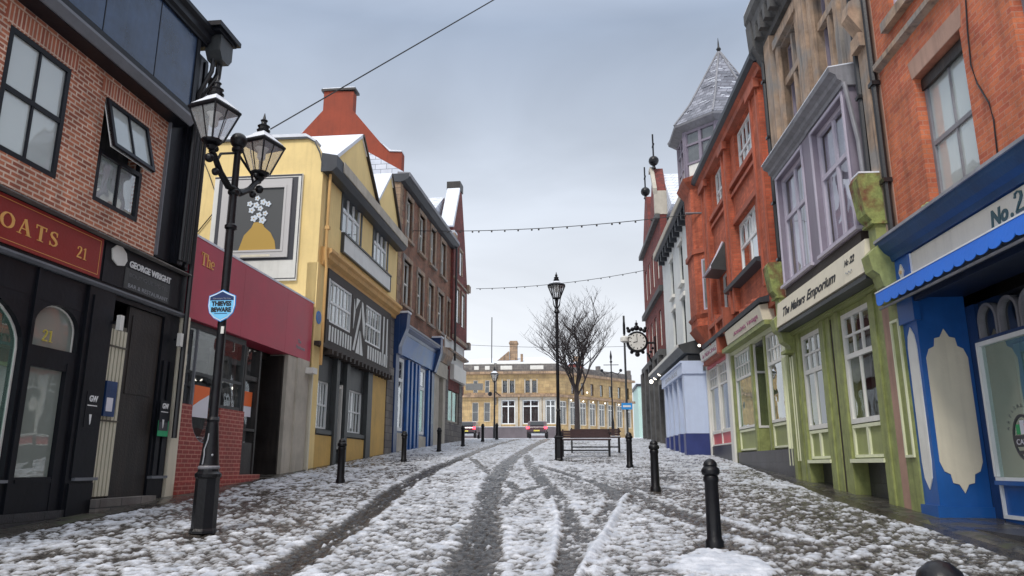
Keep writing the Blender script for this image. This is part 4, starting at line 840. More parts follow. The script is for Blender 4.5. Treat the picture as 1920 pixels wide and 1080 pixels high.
# ================================================================ RIGHT SIDE
# ---- blue cafe below orange brick
T=fac('shop_building','orange brick building with bright blue cafe front, scalloped blue awning and No.2 sign','shop','R',-.6)
ul=[(-3.22,-1.90,5.12,7.12),(-5.65,-4.28,5.12,7.12),(-2.70,-1.45,8.42,10.4),(-5.3,-4.1,8.42,10.4)]
T.wall('wall','orange_brick',-11.5,-.86,4.9,12.6,ul,0,.35)
T.part('body','dark_wood',bx(-11.5,-.7,-9,-1.3,0,12.5)); T.part('roof','snowy_slate',pu([(0,12.6),(-4,15),(-9,12.6)],-11.5,-.7)); T.part('gutter','gutter_dark',bx(-11.5,-.8,.0,.2,12.5,12.65))
for a,b,z0,z1 in ul[:2]:
    T.window(a,b,z0,z1-.02,2,1,n=-.17,fw=.065,bw=.025,zs=6.05 if z0<6 else None,colsb=2,frame='lead_grey',glass='glass_white',back='blind',bd=.14,curtain=('curtain',.25))  # pale pane colour stands in for the sky's reflection
    T.part('lintel','pink_plaster',pr([(a-.05,z1+.005),(b+.03,z1+.005),(b+.10,z1+.30),(a-.12,z1+.30)],-.1,.008),label='painted pinkish lintel')
    T.part('sash_shadow_strip','dark_wood',bx(a,b,-.15,-.10,z1-.2,z1-.03))  # dark strip modelled as the shade beneath the window head
for a,b,z0,z1 in ul[2:]:
    T.window(a,b,z0,z1,2,2,n=-.12,frame='mauve_light',back='room_dark'); T.part('window_sill','sand_stone',bx(a-.12,b+.12,-.1,.12,z0-.18,z0-.01))
T.part('string_course','sand_stone',pu([(0,7.80),(.10,7.84),(.10,7.93),(0,7.97)],-11.5,-.86))
T.part('moss_tuft','green_paint',*[ball((-2.0+.06*i,.05,5.10+.02*(i%2)),.05,8,5) for i in range(4)])
c=[(-3.55,8.5),(-3.52,7.6),(-3.42,6.95),(-3.38,6.5),(-3.45,6.2),(-3.62,5.85),(-3.66,5.6),(-3.62,5.1)]
T.part('cable','drainpipe_black',tube([(a,.015,b) for a,b in c],.011,6),tube([(c[0][0],.015,8.5),(-3.6,.015,12.4)],.011,6))
T.part('downpipe','drainpipe_black',tube([(-.80,.08,12.3),(-.80,.08,5.05)],.055,8),*[bx(-.88,-.72,.01,.15,z,z+.07) for z in (5.9,7.6,9.4)],smooth=True)
T.part('brick_edge','pink_plaster',bx(-.86,-.72,-.3,.01,4.9,12.6))
# shopfront: fascia, cornice, awning
T.part('cornice','cornice_blue',pu([(-.1,4.62),(.10,4.62),(.12,4.70),(.20,4.76),(.27,4.86),(.29,4.95),(-.1,5.0)],-11.5,-.60))
T.part('cornice_lead','lead_grey',pu([(.292,4.93),(.31,4.935),(.30,4.985),(-.02,5.035),(-.02,5.003)],-11.5,-.60))
T.part('fascia_frame','royal_blue',bx(-1.22,-.62,-.3,.06,4.02,4.62),bx(-11.5,-1.22,-.3,.03,4.02,4.62),bx(-1.22,-1.17,.06,.085,4.05,4.6))
sg=T.part('signboard','cream_paint',bx(-11.4,-1.25,.03,.055,4.20,4.60),label='cream signboard reading No.2')
T.part('sign_trim','white_paint',bx(-11.4,-1.25,.03,.08,4.14,4.185),bx(-1.245,-1.215,.03,.07,4.14,4.6),par=sg)
put_text(T,'lettering','text_teal','No',.27,-3.36,4.325,.062,dir=-1,bold=.011,shear=.15,par=sg); put_text(T,'lettering','text_teal','.',.27,-3.76,4.325,.062,dir=-1,bold=.012,par=sg)
serif_text(T,'lettering','text_teal','2',.25,-3.86,4.325,.065,dir=-1,par=sg,k=1.3); serif_text(T,'lettering','text_teal','1',.25,-4.18,4.325,.065,dir=-1,par=sg,k=1.2)
T.part('diamond_ornament','cream_paint',pr([(-.92,4.52),(-1.0,4.40),(-.92,4.24),(-.84,4.40)],.06,.08)); T.part('ornament_boss','orange_trim',disc(-.92,4.39,.03,.08,.095,12))
# scalloped awning
pts=[(-.68,4.12)]
aw=[]; u=-.72; 
while u>-11.4:
    c=[(u,4.10),(u-.26,4.10)]+[(u-.26+.13-.13*cos(pi*k/6)*1.0,3.94-.055*sin(pi*k/6)) for k in range(7)]
    c=[(u-.26,4.10)]+[(u-.13-.13*cos(pi*k/6),3.95-.06*sin(pi*k/6)) for k in range(7)]+[(u,4.10)]
    aw.append(pr(c,.40,.412)); u-=.26
T.part('awning_valance','awning_blue',*aw); T.part('awning','awning_blue',pu([(.03,4.17),(.40,4.102),(.412,4.085),(.03,4.15)],-11.4,-.70)); T.part('awning_trim','white_paint',bx(-11.4,-.70,.395,.418,4.102,4.12))
T.part('awning_bar','lead_grey',tube([(-.70,.36,3.86),(-11.4,.36,3.86)],.02,8))
T.part('lobby_ceiling','soffit_shade_navy',bx(-11.4,-1.05,-.75,.34,3.97,4.01),bx(-11.4,-1.0,-.05,.03,3.90,3.968)); 
# end pilaster, splayed return, recessed window
T.part('pilaster','royal_blue',bx(-1.05,-.60,-.72,.0,.4,4.02),bx(-1.10,-.58,-.05,.05,3.62,3.98),label='bright blue shopfront pilaster')
T.part('pilaster_base','royal_blue',bx(-1.10,-.58,-.05,.055,.4,.95),bx(-1.09,-.60,-.74,-.05,.4,.93))
T.part('narrow_panel','off_white_paint',pr([(-.72,1.32),(-.83,1.16),(-.94,1.32),(-.97,1.55),(-.97,3.25),(-.93,3.42),(-.83,3.55),(-.73,3.42),(-.69,3.25),(-.69,1.55)],.0,.012))
sc_=[(-.07,1.55),(-.12,1.42),(-.20,1.38),(-.22,1.26),(-.30,1.24),(-.365,1.12),(-.43,1.24),(-.51,1.26),(-.53,1.38),(-.61,1.42),(-.66,1.55)]
T.part('cream_panel','cream_paint',pu([(n,z) for n,z in sc_]+[(n,4.60-z) for n,z in reversed(sc_)],-1.065,-1.051))
W=T.part('shop_window','white_paint',bx(-1.36,-1.30,-.76,-.66,1.35,3.22),bx(-11.3,-1.36,-.76,-.66,3.16,3.22),bx(-11.3,-1.36,-.76,-.64,1.30,1.345),bx(-3.66,-3.60,-.76,-.66,1.35,3.16),label='large cafe window in a white frame')
T.part('pane','glass_green',bx(-11.2,-1.36,-.72,-.71,1.345,3.16),par=W); T.part('room','aqua_film',bx(-11.2,-1.3,-1.2,-1.18,1.3,3.2),par=W)
T.part('window_blind','room_mid',bx(-3.2,-2.2,-1.0,-.98,1.3,3.2),par=W)
EU,EZ=-2.04,1.86
def oval(r0,r1,n0,n1,k=28): return [pr([(EU+r0*.78*cos(a),EZ+r0*sin(a)),(EU+r0*.78*cos(b),EZ+r0*sin(b)),(EU+r1*.78*cos(b),EZ+r1*sin(b)),(EU+r1*.78*cos(a),EZ+r1*sin(a))],n0,n1) for a,b in [(2*pi*i/k,2*pi*(i+1)/k) for i in range(k)]]
em=T.part('cafe_emblem','frame_dark',*oval(.30,.265,-.708,-.70),bx(EU-.20,EU+.20,-.708,-.700,EZ-.12,EZ+.03),bx(EU-.13,EU+.13,-.708,-.7005,EZ-.22,EZ-.17),label='oval cafe emblem on the glass')
for i,mn in enumerate(('flag_green','poster_white','flag_red')): T.part('flag_band',mn,pr([(EU+.135-i*.09,EZ+.04),(EU+.135-i*.09,EZ+.17+(.05 if i==1 else 0)),(EU+.045-i*.09,EZ+.17+(.05 if i==1 else 0)),(EU+.045-i*.09,EZ+.04)],-.708,-.702),par=em)
put_text(T,'lettering','poster_white','CAFFE',.10,EU+.16,EZ-.09,-.697,dir=-1,width=.32,par=em)
for i,ch in enumerate('ARTISAN CAFE'):
    if ch==' ': continue
    a=radians(162-i*13); V,F=text_shape(ch,.075); w_=max(q[0] for q in V)/2
    Vs=[(EU-(.385*.82*cos(a)+((q[0]-w_)*sin(a)+(q[1])*cos(a))), .0, EZ+.385*sin(a)-(q[0]-w_)*cos(a)+q[1]*sin(a)) for q in V]
    T.part('lettering','text_grey',([(q[0],-.705,q[2]) for q in Vs],F),par=em)
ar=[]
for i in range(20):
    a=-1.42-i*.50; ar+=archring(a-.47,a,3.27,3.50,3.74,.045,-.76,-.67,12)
A=T.part('arched_lights','lead_grey',*ar,label='row of small arched lights'); T.part('pane','glass',bx(-11.2,-1.36,-.74,-.73,3.22,3.8),par=A); T.part('room','room_dark',bx(-11.2,-1.3,-1.1,-1.08,3.2,3.85),par=A)  # white arches coloured grey to stand for the shade in the recess
T.part('transom','navy_paint',bx(-11.3,-1.30,-.78,-.68,3.222,3.27),bx(-1.30,-1.06,-.78,-.72,.4,3.8))
T.part('stall_riser','royal_blue',bx(-11.3,-1.36,-.9,-.70,.4,1.24),bx(-11.3,-1.36,-.9,-.62,1.242,1.298)); T.part('riser_trim','white_paint',bx(-1.42,-1.37,-.70,-.67,.80,1.24),bx(-11.3,-1.42,-.70,-.67,.80,.85))
T.part('lobby_tiles','plinth_slabs',bx(-11.4,-.62,-.9,.12,.2,.72))
T.part('far_pilasters','royal_blue',bx(-7.2,-6.8,-.72,.04,.3,4.0),bx(-11.5,-11.1,-.72,.04,.3,4.0))

# ---- green craft shop with mauve bay and stone upper floors
T=fac('shop_building','ornate stone building with mauve bay windows over a green shopfront, The Makers Emporium','shop','R',-.6)
T.wall('wall','sand_stone',-.72,5.15,4.9,12.2,[(2.65,3.90,8.4,11.15),(.55,1.65,8.4,11.15)],0,.35)
T.part('body','dark_wood',bx(-.6,5.1,-9,-1.6,0,12.2)); T.part('roof','snowy_slate',pu([(.2,12.9),(-4,15.3),(-9,12.5)],-.6,5.1))
for a,b in ((2.65,3.90),(.55,1.65)):
    T.window(a,b,8.4,11.12,2,1,n=-.2,fw=.06,bw=.05,zs=10.25,colsb=2,frame='mauve_paint',glass='glass',back='room_dark',bd=.12,curtain=('mauve_curtain',.2))
    T.part('window_surround','sand_stone',bx(a-.20,a-.0,-.15,.07,8.3,11.2),bx(b+.0,b+.20,-.15,.07,8.3,11.2),bx(a-.24,b+.24,-.1,.12,11.2,11.42),bx(a,b,-.16,-.04,10.16,10.32),bx((a+b)/2-.06,(a+b)/2+.06,-.16,-.05,8.4,10.155),bx((a+b)/2-.06,(a+b)/2+.06,-.16,-.05,10.325,11.12),label='carved stone window surround')
T.part('stone_pilaster','sand_stone',bx(1.92,2.38,0,.12,8.3,11.7),bx(4.25,4.75,0,.14,5.3,11.7),bx(-.72,-.42,0,.12,5.0,12.2),bx(-.74,-.40,.12,.22,8.4,8.65),pu([(.12,8.65),(.34,9.0),(.30,9.25),(.12,9.35)],-.72,-.42),pu([(.12,9.5),(.36,9.8),(.30,10.05),(.12,10.15)],-.72,-.42))
T.part('cornice','sooty_stone',pu([(0,11.7),(.10,11.72),(.12,11.85),(.22,11.95),(.24,12.1),(.34,12.25),(.36,12.45),(.44,12.6),(.44,12.85),(-.2,12.9)],-.6,5.2),*[bx(u,u+.18,.1,.36,11.86,12.24) for u in [-.5+i*.42 for i in range(14)]])
T.part('cornice_bracket','sooty_stone',pu([(0,11.2),(.16,11.4),(.36,11.8),(.40,12.5),(0,12.5)],4.85,5.25))
T.part('cornice_snow','snow',pu([(-.2,12.9),(.43,12.86),(.43,12.9),(-.2,12.96)],-.6,5.2))
for a in (-.35,4.95):
    T.part('downpipe','drainpipe_black',tube([(a,.12,12.0),(a,.12,8.6),(a+(.05 if a<0 else 0),.12,5.2)],.055,8),*[bx(a-.075,a+.075,.03,.19,z,z+.06) for z in (6.2,7.6,9.3,10.8)],smooth=True)
T.part('downpipe','lead_grey',tube([(-.22,.32,8.0),(-.24,.2,6.9),(-.2,.16,5.9)],.04,8),smooth=True)
# bay
by0,by1,n0=.0,4.32,.26
B_=T.wall('bay_frame','mauve_paint',-.02,4.34,5.36,8.02,[(.10,1.76,5.50,7.92),(2.40,4.22,5.50,7.92)],n0,.22)
T.part('bay_side','mauve_paint',bx(-.02,.02,.0,.04,5.36,8.02),bx(4.30,4.34,.0,.04,5.36,8.02))
for a,b in ((.10,1.76),(2.40,4.22)):
    T.window(a,b,5.50,7.92,2,1,n=.12,fw=.09,bw=.11,zs=6.95,colsb=2,frame='mauve_light',glass='glass',back='room_dark',bd=.22,curtain=('mauve_curtain',.44))
    T.part('frame_edge','mauve_light',bx(a-.05,a,n0,n0+.03,5.44,7.98),bx(b,b+.05,n0,n0+.03,5.44,7.98),bx(a,b,n0,n0+.025,7.92,7.98))
T.part('bay_sill','mauve_light',bx(-.06,1.90,.0,.33,5.38,5.44),bx(2.28,4.38,.0,.33,5.38,5.44))
T.part('bay_cornice','lead_grey',pu([(.0,8.02),(.30,8.02),(.31,8.10),(.38,8.14),(.40,8.22),(.50,8.28),(.52,8.36),(0,8.44)],-.10,1.98),pu([(.0,8.02),(.28,8.02),(.29,8.10),(.36,8.14),(.38,8.22),(.48,8.28),(.50,8.36),(0,8.44)],1.98,4.45))
T.part('bay_cornice_snow','snow',pu([(.0,8.445),(.52,8.365),(.52,8.385),(0,8.47)],-.10,4.45))
T.part('bay_underside','brown_timber',bx(0,4.3,.0,.24,5.18,5.355))
# sign band
T.part('fascia','cream_paint',pu([(0,4.52),(.40,4.55),(.34,5.10),(0,5.15)],-.38,4.68),label='cream fascia board with black lettering')
def lean(p): return (p[0],p[1]-.109*(p[2]-4.55),p[2])
for txt,u,h,wd,bd in (('The Makers',4.22,.27,1.55,.008),('Emporium',2.56,.28,1.62,.008),('No',.52,.16,.20,.004),('22',.28,.17,.22,.006)):
    o=put_text(T,'lettering','sign_text_black',txt,h,u,4.72 if wd>1 else 4.86,.405,dir=-1,bold=bd,shear=.25,width=wd)
    for v in o.data.vertices: v.co.y-=.109*(v.co.z+T.z0-4.55)*T.sg
o=T.part('sign_flourish','text_dim',*[disc(.15+.06*i,4.72-.02*(i%2),.018,.395,.40,8) for i in range(5)])
T.part('fascia_soffit','charcoal_paint',bx(-.36,4.66,.0,.38,4.44,4.515)); T.part('soffit_moulding','green_panel',bx(-.42,4.72,.0,.10,4.36,4.435),bx(-.42,4.72,.0,.13,4.415,4.434))
T.part('shopfront_head','green_paint',bx(-.1,4.9,-.3,.0,4.2,4.9))
# big painted brackets at each end
for a,b,nm in ((-.72,-.38,0),(4.70,5.08,1)):
    T.part('console_bracket','green_paint',bx(a+.03,b-.03,.0,.28,4.55,5.30),pu([(.0,4.0),(.10,4.02),(.14,4.16),(.26,4.24),(.30,4.42),(.40,4.50),(.44,4.75),(.28,4.9),(.0,4.9)],a+.02,b-.02),bx(a,b,.0,.24,3.98,4.05))
    T.part('bracket_cap','peeling_green',pu([(.0,5.30),(.32,5.30),(.42,5.42),(.50,6.02),(.46,6.10),(.0,6.12)],a,b),bx(a-.02,b+.02,.0,.35,5.25,5.30),label='peeling green bracket cap')
T.part('bracket_snow','snow',bx(-.70,-.40,.1,.45,6.122,6.15))
# shopfront
z0=.75
T.part('column','green_paint',*[bx(a,b,-.3,.05,z0,4.355) for a,b in ((4.62,4.92),(4.34,4.52),(2.76,3.02),(1.92,2.12),(.28,.52))],*[bx(a,b,-.3,.02,z0,4.355) for a,b in ((4.52,4.62),(2.5,2.76),(2.12,2.36),(.05,.28))])
T.part('column','brown_timber',bx(4.92,5.1,-.3,.0,z0,4.3),bx(2.36,2.5,-.3,.0,z0,4.3))
for a,b in ((3.04,4.32),(.54,1.90)):
    T.window(a,b,2.24,4.26,3,2,n=-.03,fw=.09,bw=.045,zs=3.46,colsb=2,frame='off_white_paint',glass='glass',back='room_mid',bd=.55)
    T.part('panel','green_panel',bx(a,b,-.3,-.04,1.62,2.23)); T.part('panel_moulding','pale_lime',bx(a,b,-.039,.0,2.16,2.22),bx(a,b,-.039,.0,1.64,1.69),bx(a,a+.07,-.039,-.002,1.69,2.16),bx(b-.07,b,-.039,-.002,1.69,2.16),bx((a+b)/2-.05,(a+b)/2+.05,-.039,-.002,1.69,2.16))
    T.part('sill','pale_lime',bx(a-.05,b+.05,-.3,.08,1.55,1.618)); T.part('cellar_recess','plinth_slabs',bx(a,b,-.35,-.22,z0,1.545))
T.part('plaster_strip','pink_plaster',bx(-.22,.05,-.3,.02,z0-.2,4.30)); T.part('end_pilaster','green_paint',bx(-.60,-.22,-.3,.03,z0-.2,4.30))
T.part('pilaster_moulding','pale_lime',bx(-.56,-.53,.03,.06,1.62,3.74),bx(-.30,-.27,.03,.06,1.62,3.74),bx(-.53,-.30,.03,.06,3.70,3.74),bx(-.53,-.30,.03,.06,1.62,1.66),bx(4.70,4.73,.10,.12,1.6,3.9),bx(4.85,4.88,.10,.12,1.6,3.9))
T.part('display','curtain',*[bx(u,u+.18,-.5,-.4,2.3,2.3+h) for u,h in ((.7,.35),(1.1,.5),(1.5,.3),(3.2,.4),(3.7,.55),(4.0,.3))])

# ---- scarlet brick building with octagonal corner turret
T=fac('turreted_building','scarlet brick building with an octagonal corner turret and snow dusted slate spire','building','R',5.15)
W1=[(6.95,8.85,9.82,11.22),(10.42,12.15,9.82,11.22),(7.15,9.40,6.78,8.52),(11.0,12.0,6.2,7.6)]
T.wall('wall','scarlet_brick',5.15,13.75,4.9,11.75,W1,0,.35)
T.part('body','dark_wood',bx(5.2,15.4,-9,-2.5,0,11.5)); 
T.part('pilaster','scarlet_brick',bx(5.55,6.35,.0,.14,5.3,11.3),bx(9.42,10.02,.0,.14,5.9,11.3),bx(12.55,13.4,.0,.14,5.9,11.3))
T.part('pilaster_edge','terracotta',*[bx(a,a+.10,.14,.19,5.9,11.3) for a in (5.6,6.2,9.45,9.88,12.6,13.25)])
T.part('string_course','terracotta',bx(6.4,9.4,.0,.12,9.66,9.80),bx(10.05,12.5,.0,.12,9.66,9.80),bx(6.4,12.5,.0,.08,9.40,9.50),pu([(0,11.25),(.18,11.3),(.2,11.42),(.3,11.5),(0,11.55)],5.15,13.7),bx(6.7,9.6,.0,.07,8.54,8.70))
T.part('capital','terracotta',*[bx(a-.08,b+.08,.12,.26,11.0,11.25) for a,b in ((5.55,6.35),(9.42,10.02),(12.55,13.4))])
T.part('gutter','gutter_dark',pu([(.0,11.55),(.30,11.52),(.40,11.60),(.40,11.74),(-.2,11.80)],5.1,14.0))
T.part('roof','snowy_slate',pu([(.36,11.76),(-4.2,14.2),(-9,11.6)],5.15,15.0))
T.window(6.95,8.85,9.82,11.22,4,1,n=-.14,fw=.08,bw=.07,zs=10.5,colsb=4,frame='white_paint',glass='glass_bright',back='room_mid',bd=.14)
T.window(10.42,12.15,9.82,11.22,4,1,n=-.14,fw=.08,bw=.07,zs=10.5,colsb=4,frame='white_paint',glass='glass_bright',back='room_mid',bd=.14)
f=T.window(7.15,9.40,6.78,8.52,4,1,n=-.14,fw=.08,bw=.08,zs=7.78,colsb=2,frame='white_paint',glass='glass_bright',back='blind',bd=.2)
T.part('tracery','white_paint',*[x for a in (7.25,7.95,8.65) for x in archring(a,a+.65,7.85,8.15,8.44,.05,-.13,-.10,10)],par=f)
T.window(11.0,12.0,6.2,7.6,2,1,n=-.14,frame='white_paint',back='room_dark',zs=7.1)
T.part('big_sill','gutter_dark',pu([(0,6.58),(.25,6.64),(.28,6.74),(0,6.78)],6.5,10.4))
T.part('pediment','charcoal_paint',pu([(.0,7.55),(.48,7.60),(.48,7.72),(.0,8.5)],10.95,12.15),label='dark hooded niche over the small window')
T.part('pediment_frame','mauve_light',tube([(11.0,.5,7.62),(11.02,.05,8.5)],.04,6),tube([(11.0,.5,7.62),(12.15,.5,7.62)],.04,6))
T.part('balustrade','terracotta',bx(10.3,12.6,.0,.35,5.9,6.02),bx(10.3,12.6,.0,.35,5.45,5.55),*[lathe([(.05,5.55),(.09,5.65),(.05,5.8),(.07,5.9)],10.45+i*.26,.2,8) for i in range(9)],*[bx(a,a+.14,.0,.36,5.4,6.2) for a in (10.25,11.4,12.5)])
T.part('carved_panel','terracotta',*[ball((7.6+i*.33,.0,5.78+.05*(i%2)),.12,8,5) for i in range(7)])
# turret
cu,cn=14.75,-1.15
def octo(r,z,k=8): return [(cu+r*cos(2*pi*(i+.5)/k),cn+r*sin(2*pi*(i+.5)/k),z) for i in range(k)]
def drum(r0,z0,r1,z1): return hull(octo(r0,z0),octo(r1,z1))
T.part('turret_wall','scarlet_brick',drum(1.70,6.3,1.70,11.45)); T.part('turret_corbel','terracotta',drum(.7,4.9,1.5,5.9),drum(1.5,5.9,1.78,6.3),drum(1.78,8.95,1.78,9.12),drum(1.72,6.6,1.80,6.72))
T.part('turret_ledge','terracotta',drum(1.70,11.45,1.92,11.72),drum(1.92,11.72,1.98,11.86))
T.part('turret_room','sooty_stone',drum(1.76,11.86,1.76,13.75)) 
q=[];pp=[];lp=[]
for i in range(8):
    a=2*pi*(i+.5)/8; b=2*pi*(i+1.5)/8
    def at_(t,r,z): return (cu+r*((1-t)*cos(a)+t*cos(b)),cn+r*((1-t)*sin(a)+t*sin(b)),z)
    def slab(t0,t1,r0,r1,z0,z1): return [at_(t0,r0,z0),at_(t1,r0,z0),at_(t1,r1,z0),at_(t0,r1,z0),at_(t0,r0,z1),at_(t1,r0,z1),at_(t1,r1,z1),at_(t0,r1,z1)],[(0,3,2,1),(4,5,6,7),(0,1,5,4),(1,2,6,5),(2,3,7,6),(3,0,4,7)]
    for t0,t1 in ((-.03,.07),(.46,.54),(.93,1.03)): q.append(slab(t0,t1,1.74,1.86,11.86,13.72))
    for z0,z1 in ((12.38,12.46),(13.12,13.20),(13.62,13.72)): q.append(slab(.07,.46,1.74,1.84,z0,z1)); q.append(slab(.54,.93,1.74,1.84,z0,z1))
    for t0,t1 in ((.09,.45),(.55,.91)): pp.append(slab(t0,t1,1.75,1.79,12.48,13.11)); pp.append(slab(t0,t1,1.75,1.79,13.22,13.61)); lp.append(slab(t0,t1,1.75,1.80,11.9,12.37))
T.part('turret_frame','mauve_paint',*q); T.part('turret_panes','glass',*pp); T.part('turret_panels','off_white_paint',*lp)
T.part('turret_eaves','lead_grey',drum(1.84,13.72,2.20,13.86),drum(2.20,13.86,2.22,13.93))
def rad(z): return 2.22-(z-13.94)/1.0*.78 if z<14.94 else 1.44*(17.45-z)/2.51+.03
T.part('spire','spire_slate',drum(2.22,13.94,rad(14.5),14.5),drum(rad(14.5),14.5,1.47,14.94),drum(1.47,14.94,.05,17.45))
T.part('spire_hips','lead_grey',*[tube([octo(2.22,13.96)[i],octo(1.48,14.95)[i],octo(.06,17.45)[i]],.04,6) for i in range(8)])
sl=[];sn=[]
rs=random.Random(4)
def on_spire(a,z,o=0):
    r=rad(z)+o; ph=(a-pi/8)%(pi/4); return (cu+r*cos(pi/8)/cos(ph-pi/8)*cos(a),cn+r*cos(pi/8)/cos(ph-pi/8)*sin(a),z)
for i in range(150):
    z=rs.uniform(14.4,17.0); a=rs.uniform(0,2*pi); wv=rs.uniform(.12,.45)/rad(z); dz=rs.uniform(-.04,.07)
    (sl if i%2 else sn).append(tube([on_spire(a,z,.01),on_spire(a+wv/2,z+dz,.01),on_spire(a+wv,z+dz*.5,.01)],.016 if i%2 else .028,4))
T.part('bare_slates','roof_slate',*sl)['kind']='stuff'; T.part('snow_patches','snow',*sn,keep=True)['kind']='stuff'
T.part('finial','cast_iron',lathe([(.10,17.35),(.05,17.5),(.10,17.6),(.04,17.7),(.03,17.85),(.008,18.1)],cu,cn,8),smooth=True)
def tw(u,n):  return None
# oriel window on the turret face turned to the viewer
def tface(q):
    k=.70711; u,n,z=q; return (cu-1.571*k+u*k-n*k, cn+1.571*k+u*k+n*k, z)
T.window(-.30,.30,6.85,8.70,1,1,n=.035,fw=.06,frame='mauve_light',zs=8.0,colsb=1,glass='glass_bright',back='room_mid',bd=-.02,fn=tface,name='turret_window'); T.part('turret_sill','terracotta',bx(-.4,.4,0,.12,6.72,6.84),fn=tface)
# green and cream shop
z0=1.1
T.part('fascia','cream_paint',pu([(.0,5.02),(.30,5.02),(.36,5.40),(0,5.46)],6.15,10.2)); T.part('fascia_cornice','gutter_dark',pu([(0,5.46),(.38,5.44),(.42,5.54),(0,5.66)],6.0,13.7))
put_text(T,'lettering','text_rose','Annabels Vintage',.19,9.2,5.13,.335,dir=-1,width=2.7)
T.part('fascia_soffit','green_paint',bx(6.1,11.1,.0,.28,4.90,5.015)); T.part('shop_head','pale_lime',bx(5.8,11.3,-.1,.04,4.80,4.898))
T.part('column','off_white_paint',bx(11.05,11.45,-.3,.10,z0,5.0)); T.part('column','green_paint',bx(5.15,5.35,-.3,.06,z0,5.0),bx(10.85,11.05,-.3,.04,z0,4.8),bx(7.22,7.36,-.3,.02,z0,4.8),bx(8.62,8.80,-1.0,.02,z0,4.8))
T.part('column_moulding','pale_lime',bx(5.72,5.76,.0,.05,1.5,4.0),bx(5.5,5.54,.0,.05,1.5,4.0),bx(5.35,5.80,-.3,.0,z0,4.9))
for a,b,nn,cc in ((5.90,7.20,-.05,4),(8.82,10.82,-.05,6)):
    T.window(a,b,2.55,4.78,cc,2,n=nn,fw=.07,bw=.045,zs=4.02,colsb=1,frame='off_white_paint',glass='glass_green' if a>8 else 'glass_bright',back='room_mid',bd=.5)
    T.part('panel','green_panel',bx(a,b,-.3,nn-.02,1.9,2.54)); T.part('panel_moulding','pale_lime',bx(a,b,nn-.019,nn+.02,2.46,2.53),bx(a,b,nn-.019,nn+.02,1.93,1.98),bx(a,a+.07,nn-.019,nn+.018,1.98,2.46),bx(b-.07,b,nn-.019,nn+.018,1.98,2.46))
# angled return of the recessed entrance
f=T.part('entrance_window','off_white_paint',*[([(8.62-.0+dx,y,z) for dx,y,z in vv],ff) for vv,ff in [bx(-.06,.0,-1.0,-.95,2.5,4.78),bx(-.06,.0,-.09,-.04,2.5,4.78),bx(-.06,.0,-.95,-.09,2.5,2.56),bx(-.06,.0,-.95,-.09,3.98,4.04),bx(-.06,.0,-.95,-.09,4.72,4.78),bx(-.05,.0,-.54,-.50,4.04,4.72)]])
T.part('pane','glass_bright',bx(8.58,8.60,-.95,-.09,2.56,4.72),par=f); T.part('panel','green_paint',bx(8.56,8.62,-1.0,-.04,z0,2.48),par=f)
T.part('door','dark_wood',bx(7.36,8.56,-1.05,-1.0,1.6,4.7)); T.part('lobby','room_mid',bx(7.36,8.6,-1.0,-.1,4.72,4.8)); T.part('plinth','plinth_slabs',bx(5.35,11.3,-.3,.04,z0,1.88))
# rose shop
T.part('fascia','off_white_paint',pu([(.0,5.10),(.28,5.10),(.32,5.42),(0,5.45)],11.5,14.6),label='small white fascia in a red surround'); T.part('fascia_surround','terracotta',bx(11.2,11.48,.0,.36,4.95,5.6),bx(11.5,14.6,.0,.2,4.95,5.095))
put_text(T,'lettering','text_rose','& PIERCING',.2,14.2,5.16,.305,dir=-1,width=2.3)
T.part('shop_head','rose_paint',bx(11.46,14.95,-.2,.03,4.85,4.948)); T.part('column','off_white_paint',bx(14.85,15.0,-.3,.06,z0,5.0),bx(13.15,13.3,-.2,.02,2.6,4.85),bx(11.46,11.6,-.2,.02,1.8,4.85))
for a,b in ((11.62,13.13),(13.32,14.83)): T.window(a,b,2.62,4.84,4,2,n=-.05,fw=.06,bw=.04,zs=4.15,colsb=1,frame='off_white_paint',glass='glass',back='room_mid',bd=.5)
T.part('panel','rose_paint',bx(11.6,14.84,-.3,-.04,2.15,2.61)); T.part('panel_moulding','off_white_paint',*[bx(11.6,14.84,-.04,.0,z,z+.05) for z in (2.16,2.56)],*[bx(a,a+.06,-.04,-.001,2.21,2.56) for a in (11.65,13.2,14.75)]); T.part('plinth','plinth_slabs',bx(11.3,15.2,-.3,.02,z0,2.14))
T.part('lit_bulb','lamp_lit',ball((14.05,.42,5.62),.05,8,6),ball((15.3,.3,5.0),.05,8,6))

# ---- white rendered building with lilac shopfront
T=fac('shop_building','white rendered building with a projecting lilac shopfront and dark eaves','shop','R',15.1)
hz=[(18.9,19.75,9.2,10.9),(21.6,22.45,9.2,10.9),(18.9,19.75,6.5,8.5),(21.6,22.45,6.5,8.5)]
T.wall('wall','white_render',15.6,25.1,5.6,11.9,hz,0,.35)
for a,b,z0_,z1_ in hz: T.window(a,b,z0_,z1_,1,2,n=-.12,frame='charcoal_paint',back='room_dark'); T.part('window_sill','off_white_paint',bx(a-.1,b+.1,-.1,.14,z0_-.16,z0_-.01)); T.part('hood','off_white_paint',bx(a-.12,b+.12,-.1,.07,z1_+.01,z1_+.2))
T.part('eaves','gutter_dark',pu([(0,11.75),(.30,11.7),(.42,11.8),(.42,12.05),(-.3,12.15)],15.6,25.1),*[bx(u,u+.15,0,.3,11.3,11.72) for u in [16.2+i*.8 for i in range(11)]])
T.part('eaves_lip','pale_stone',bx(15.6,25.1,.42,.46,11.8,12.08)); T.part('roof','snowy_slate',pu([(.3,12.1),(-4,14.4),(-8.5,12)],15.6,25.1)); T.part('body','dark_wood',bx(15.7,25,-8.5,-.8,1.5,12))
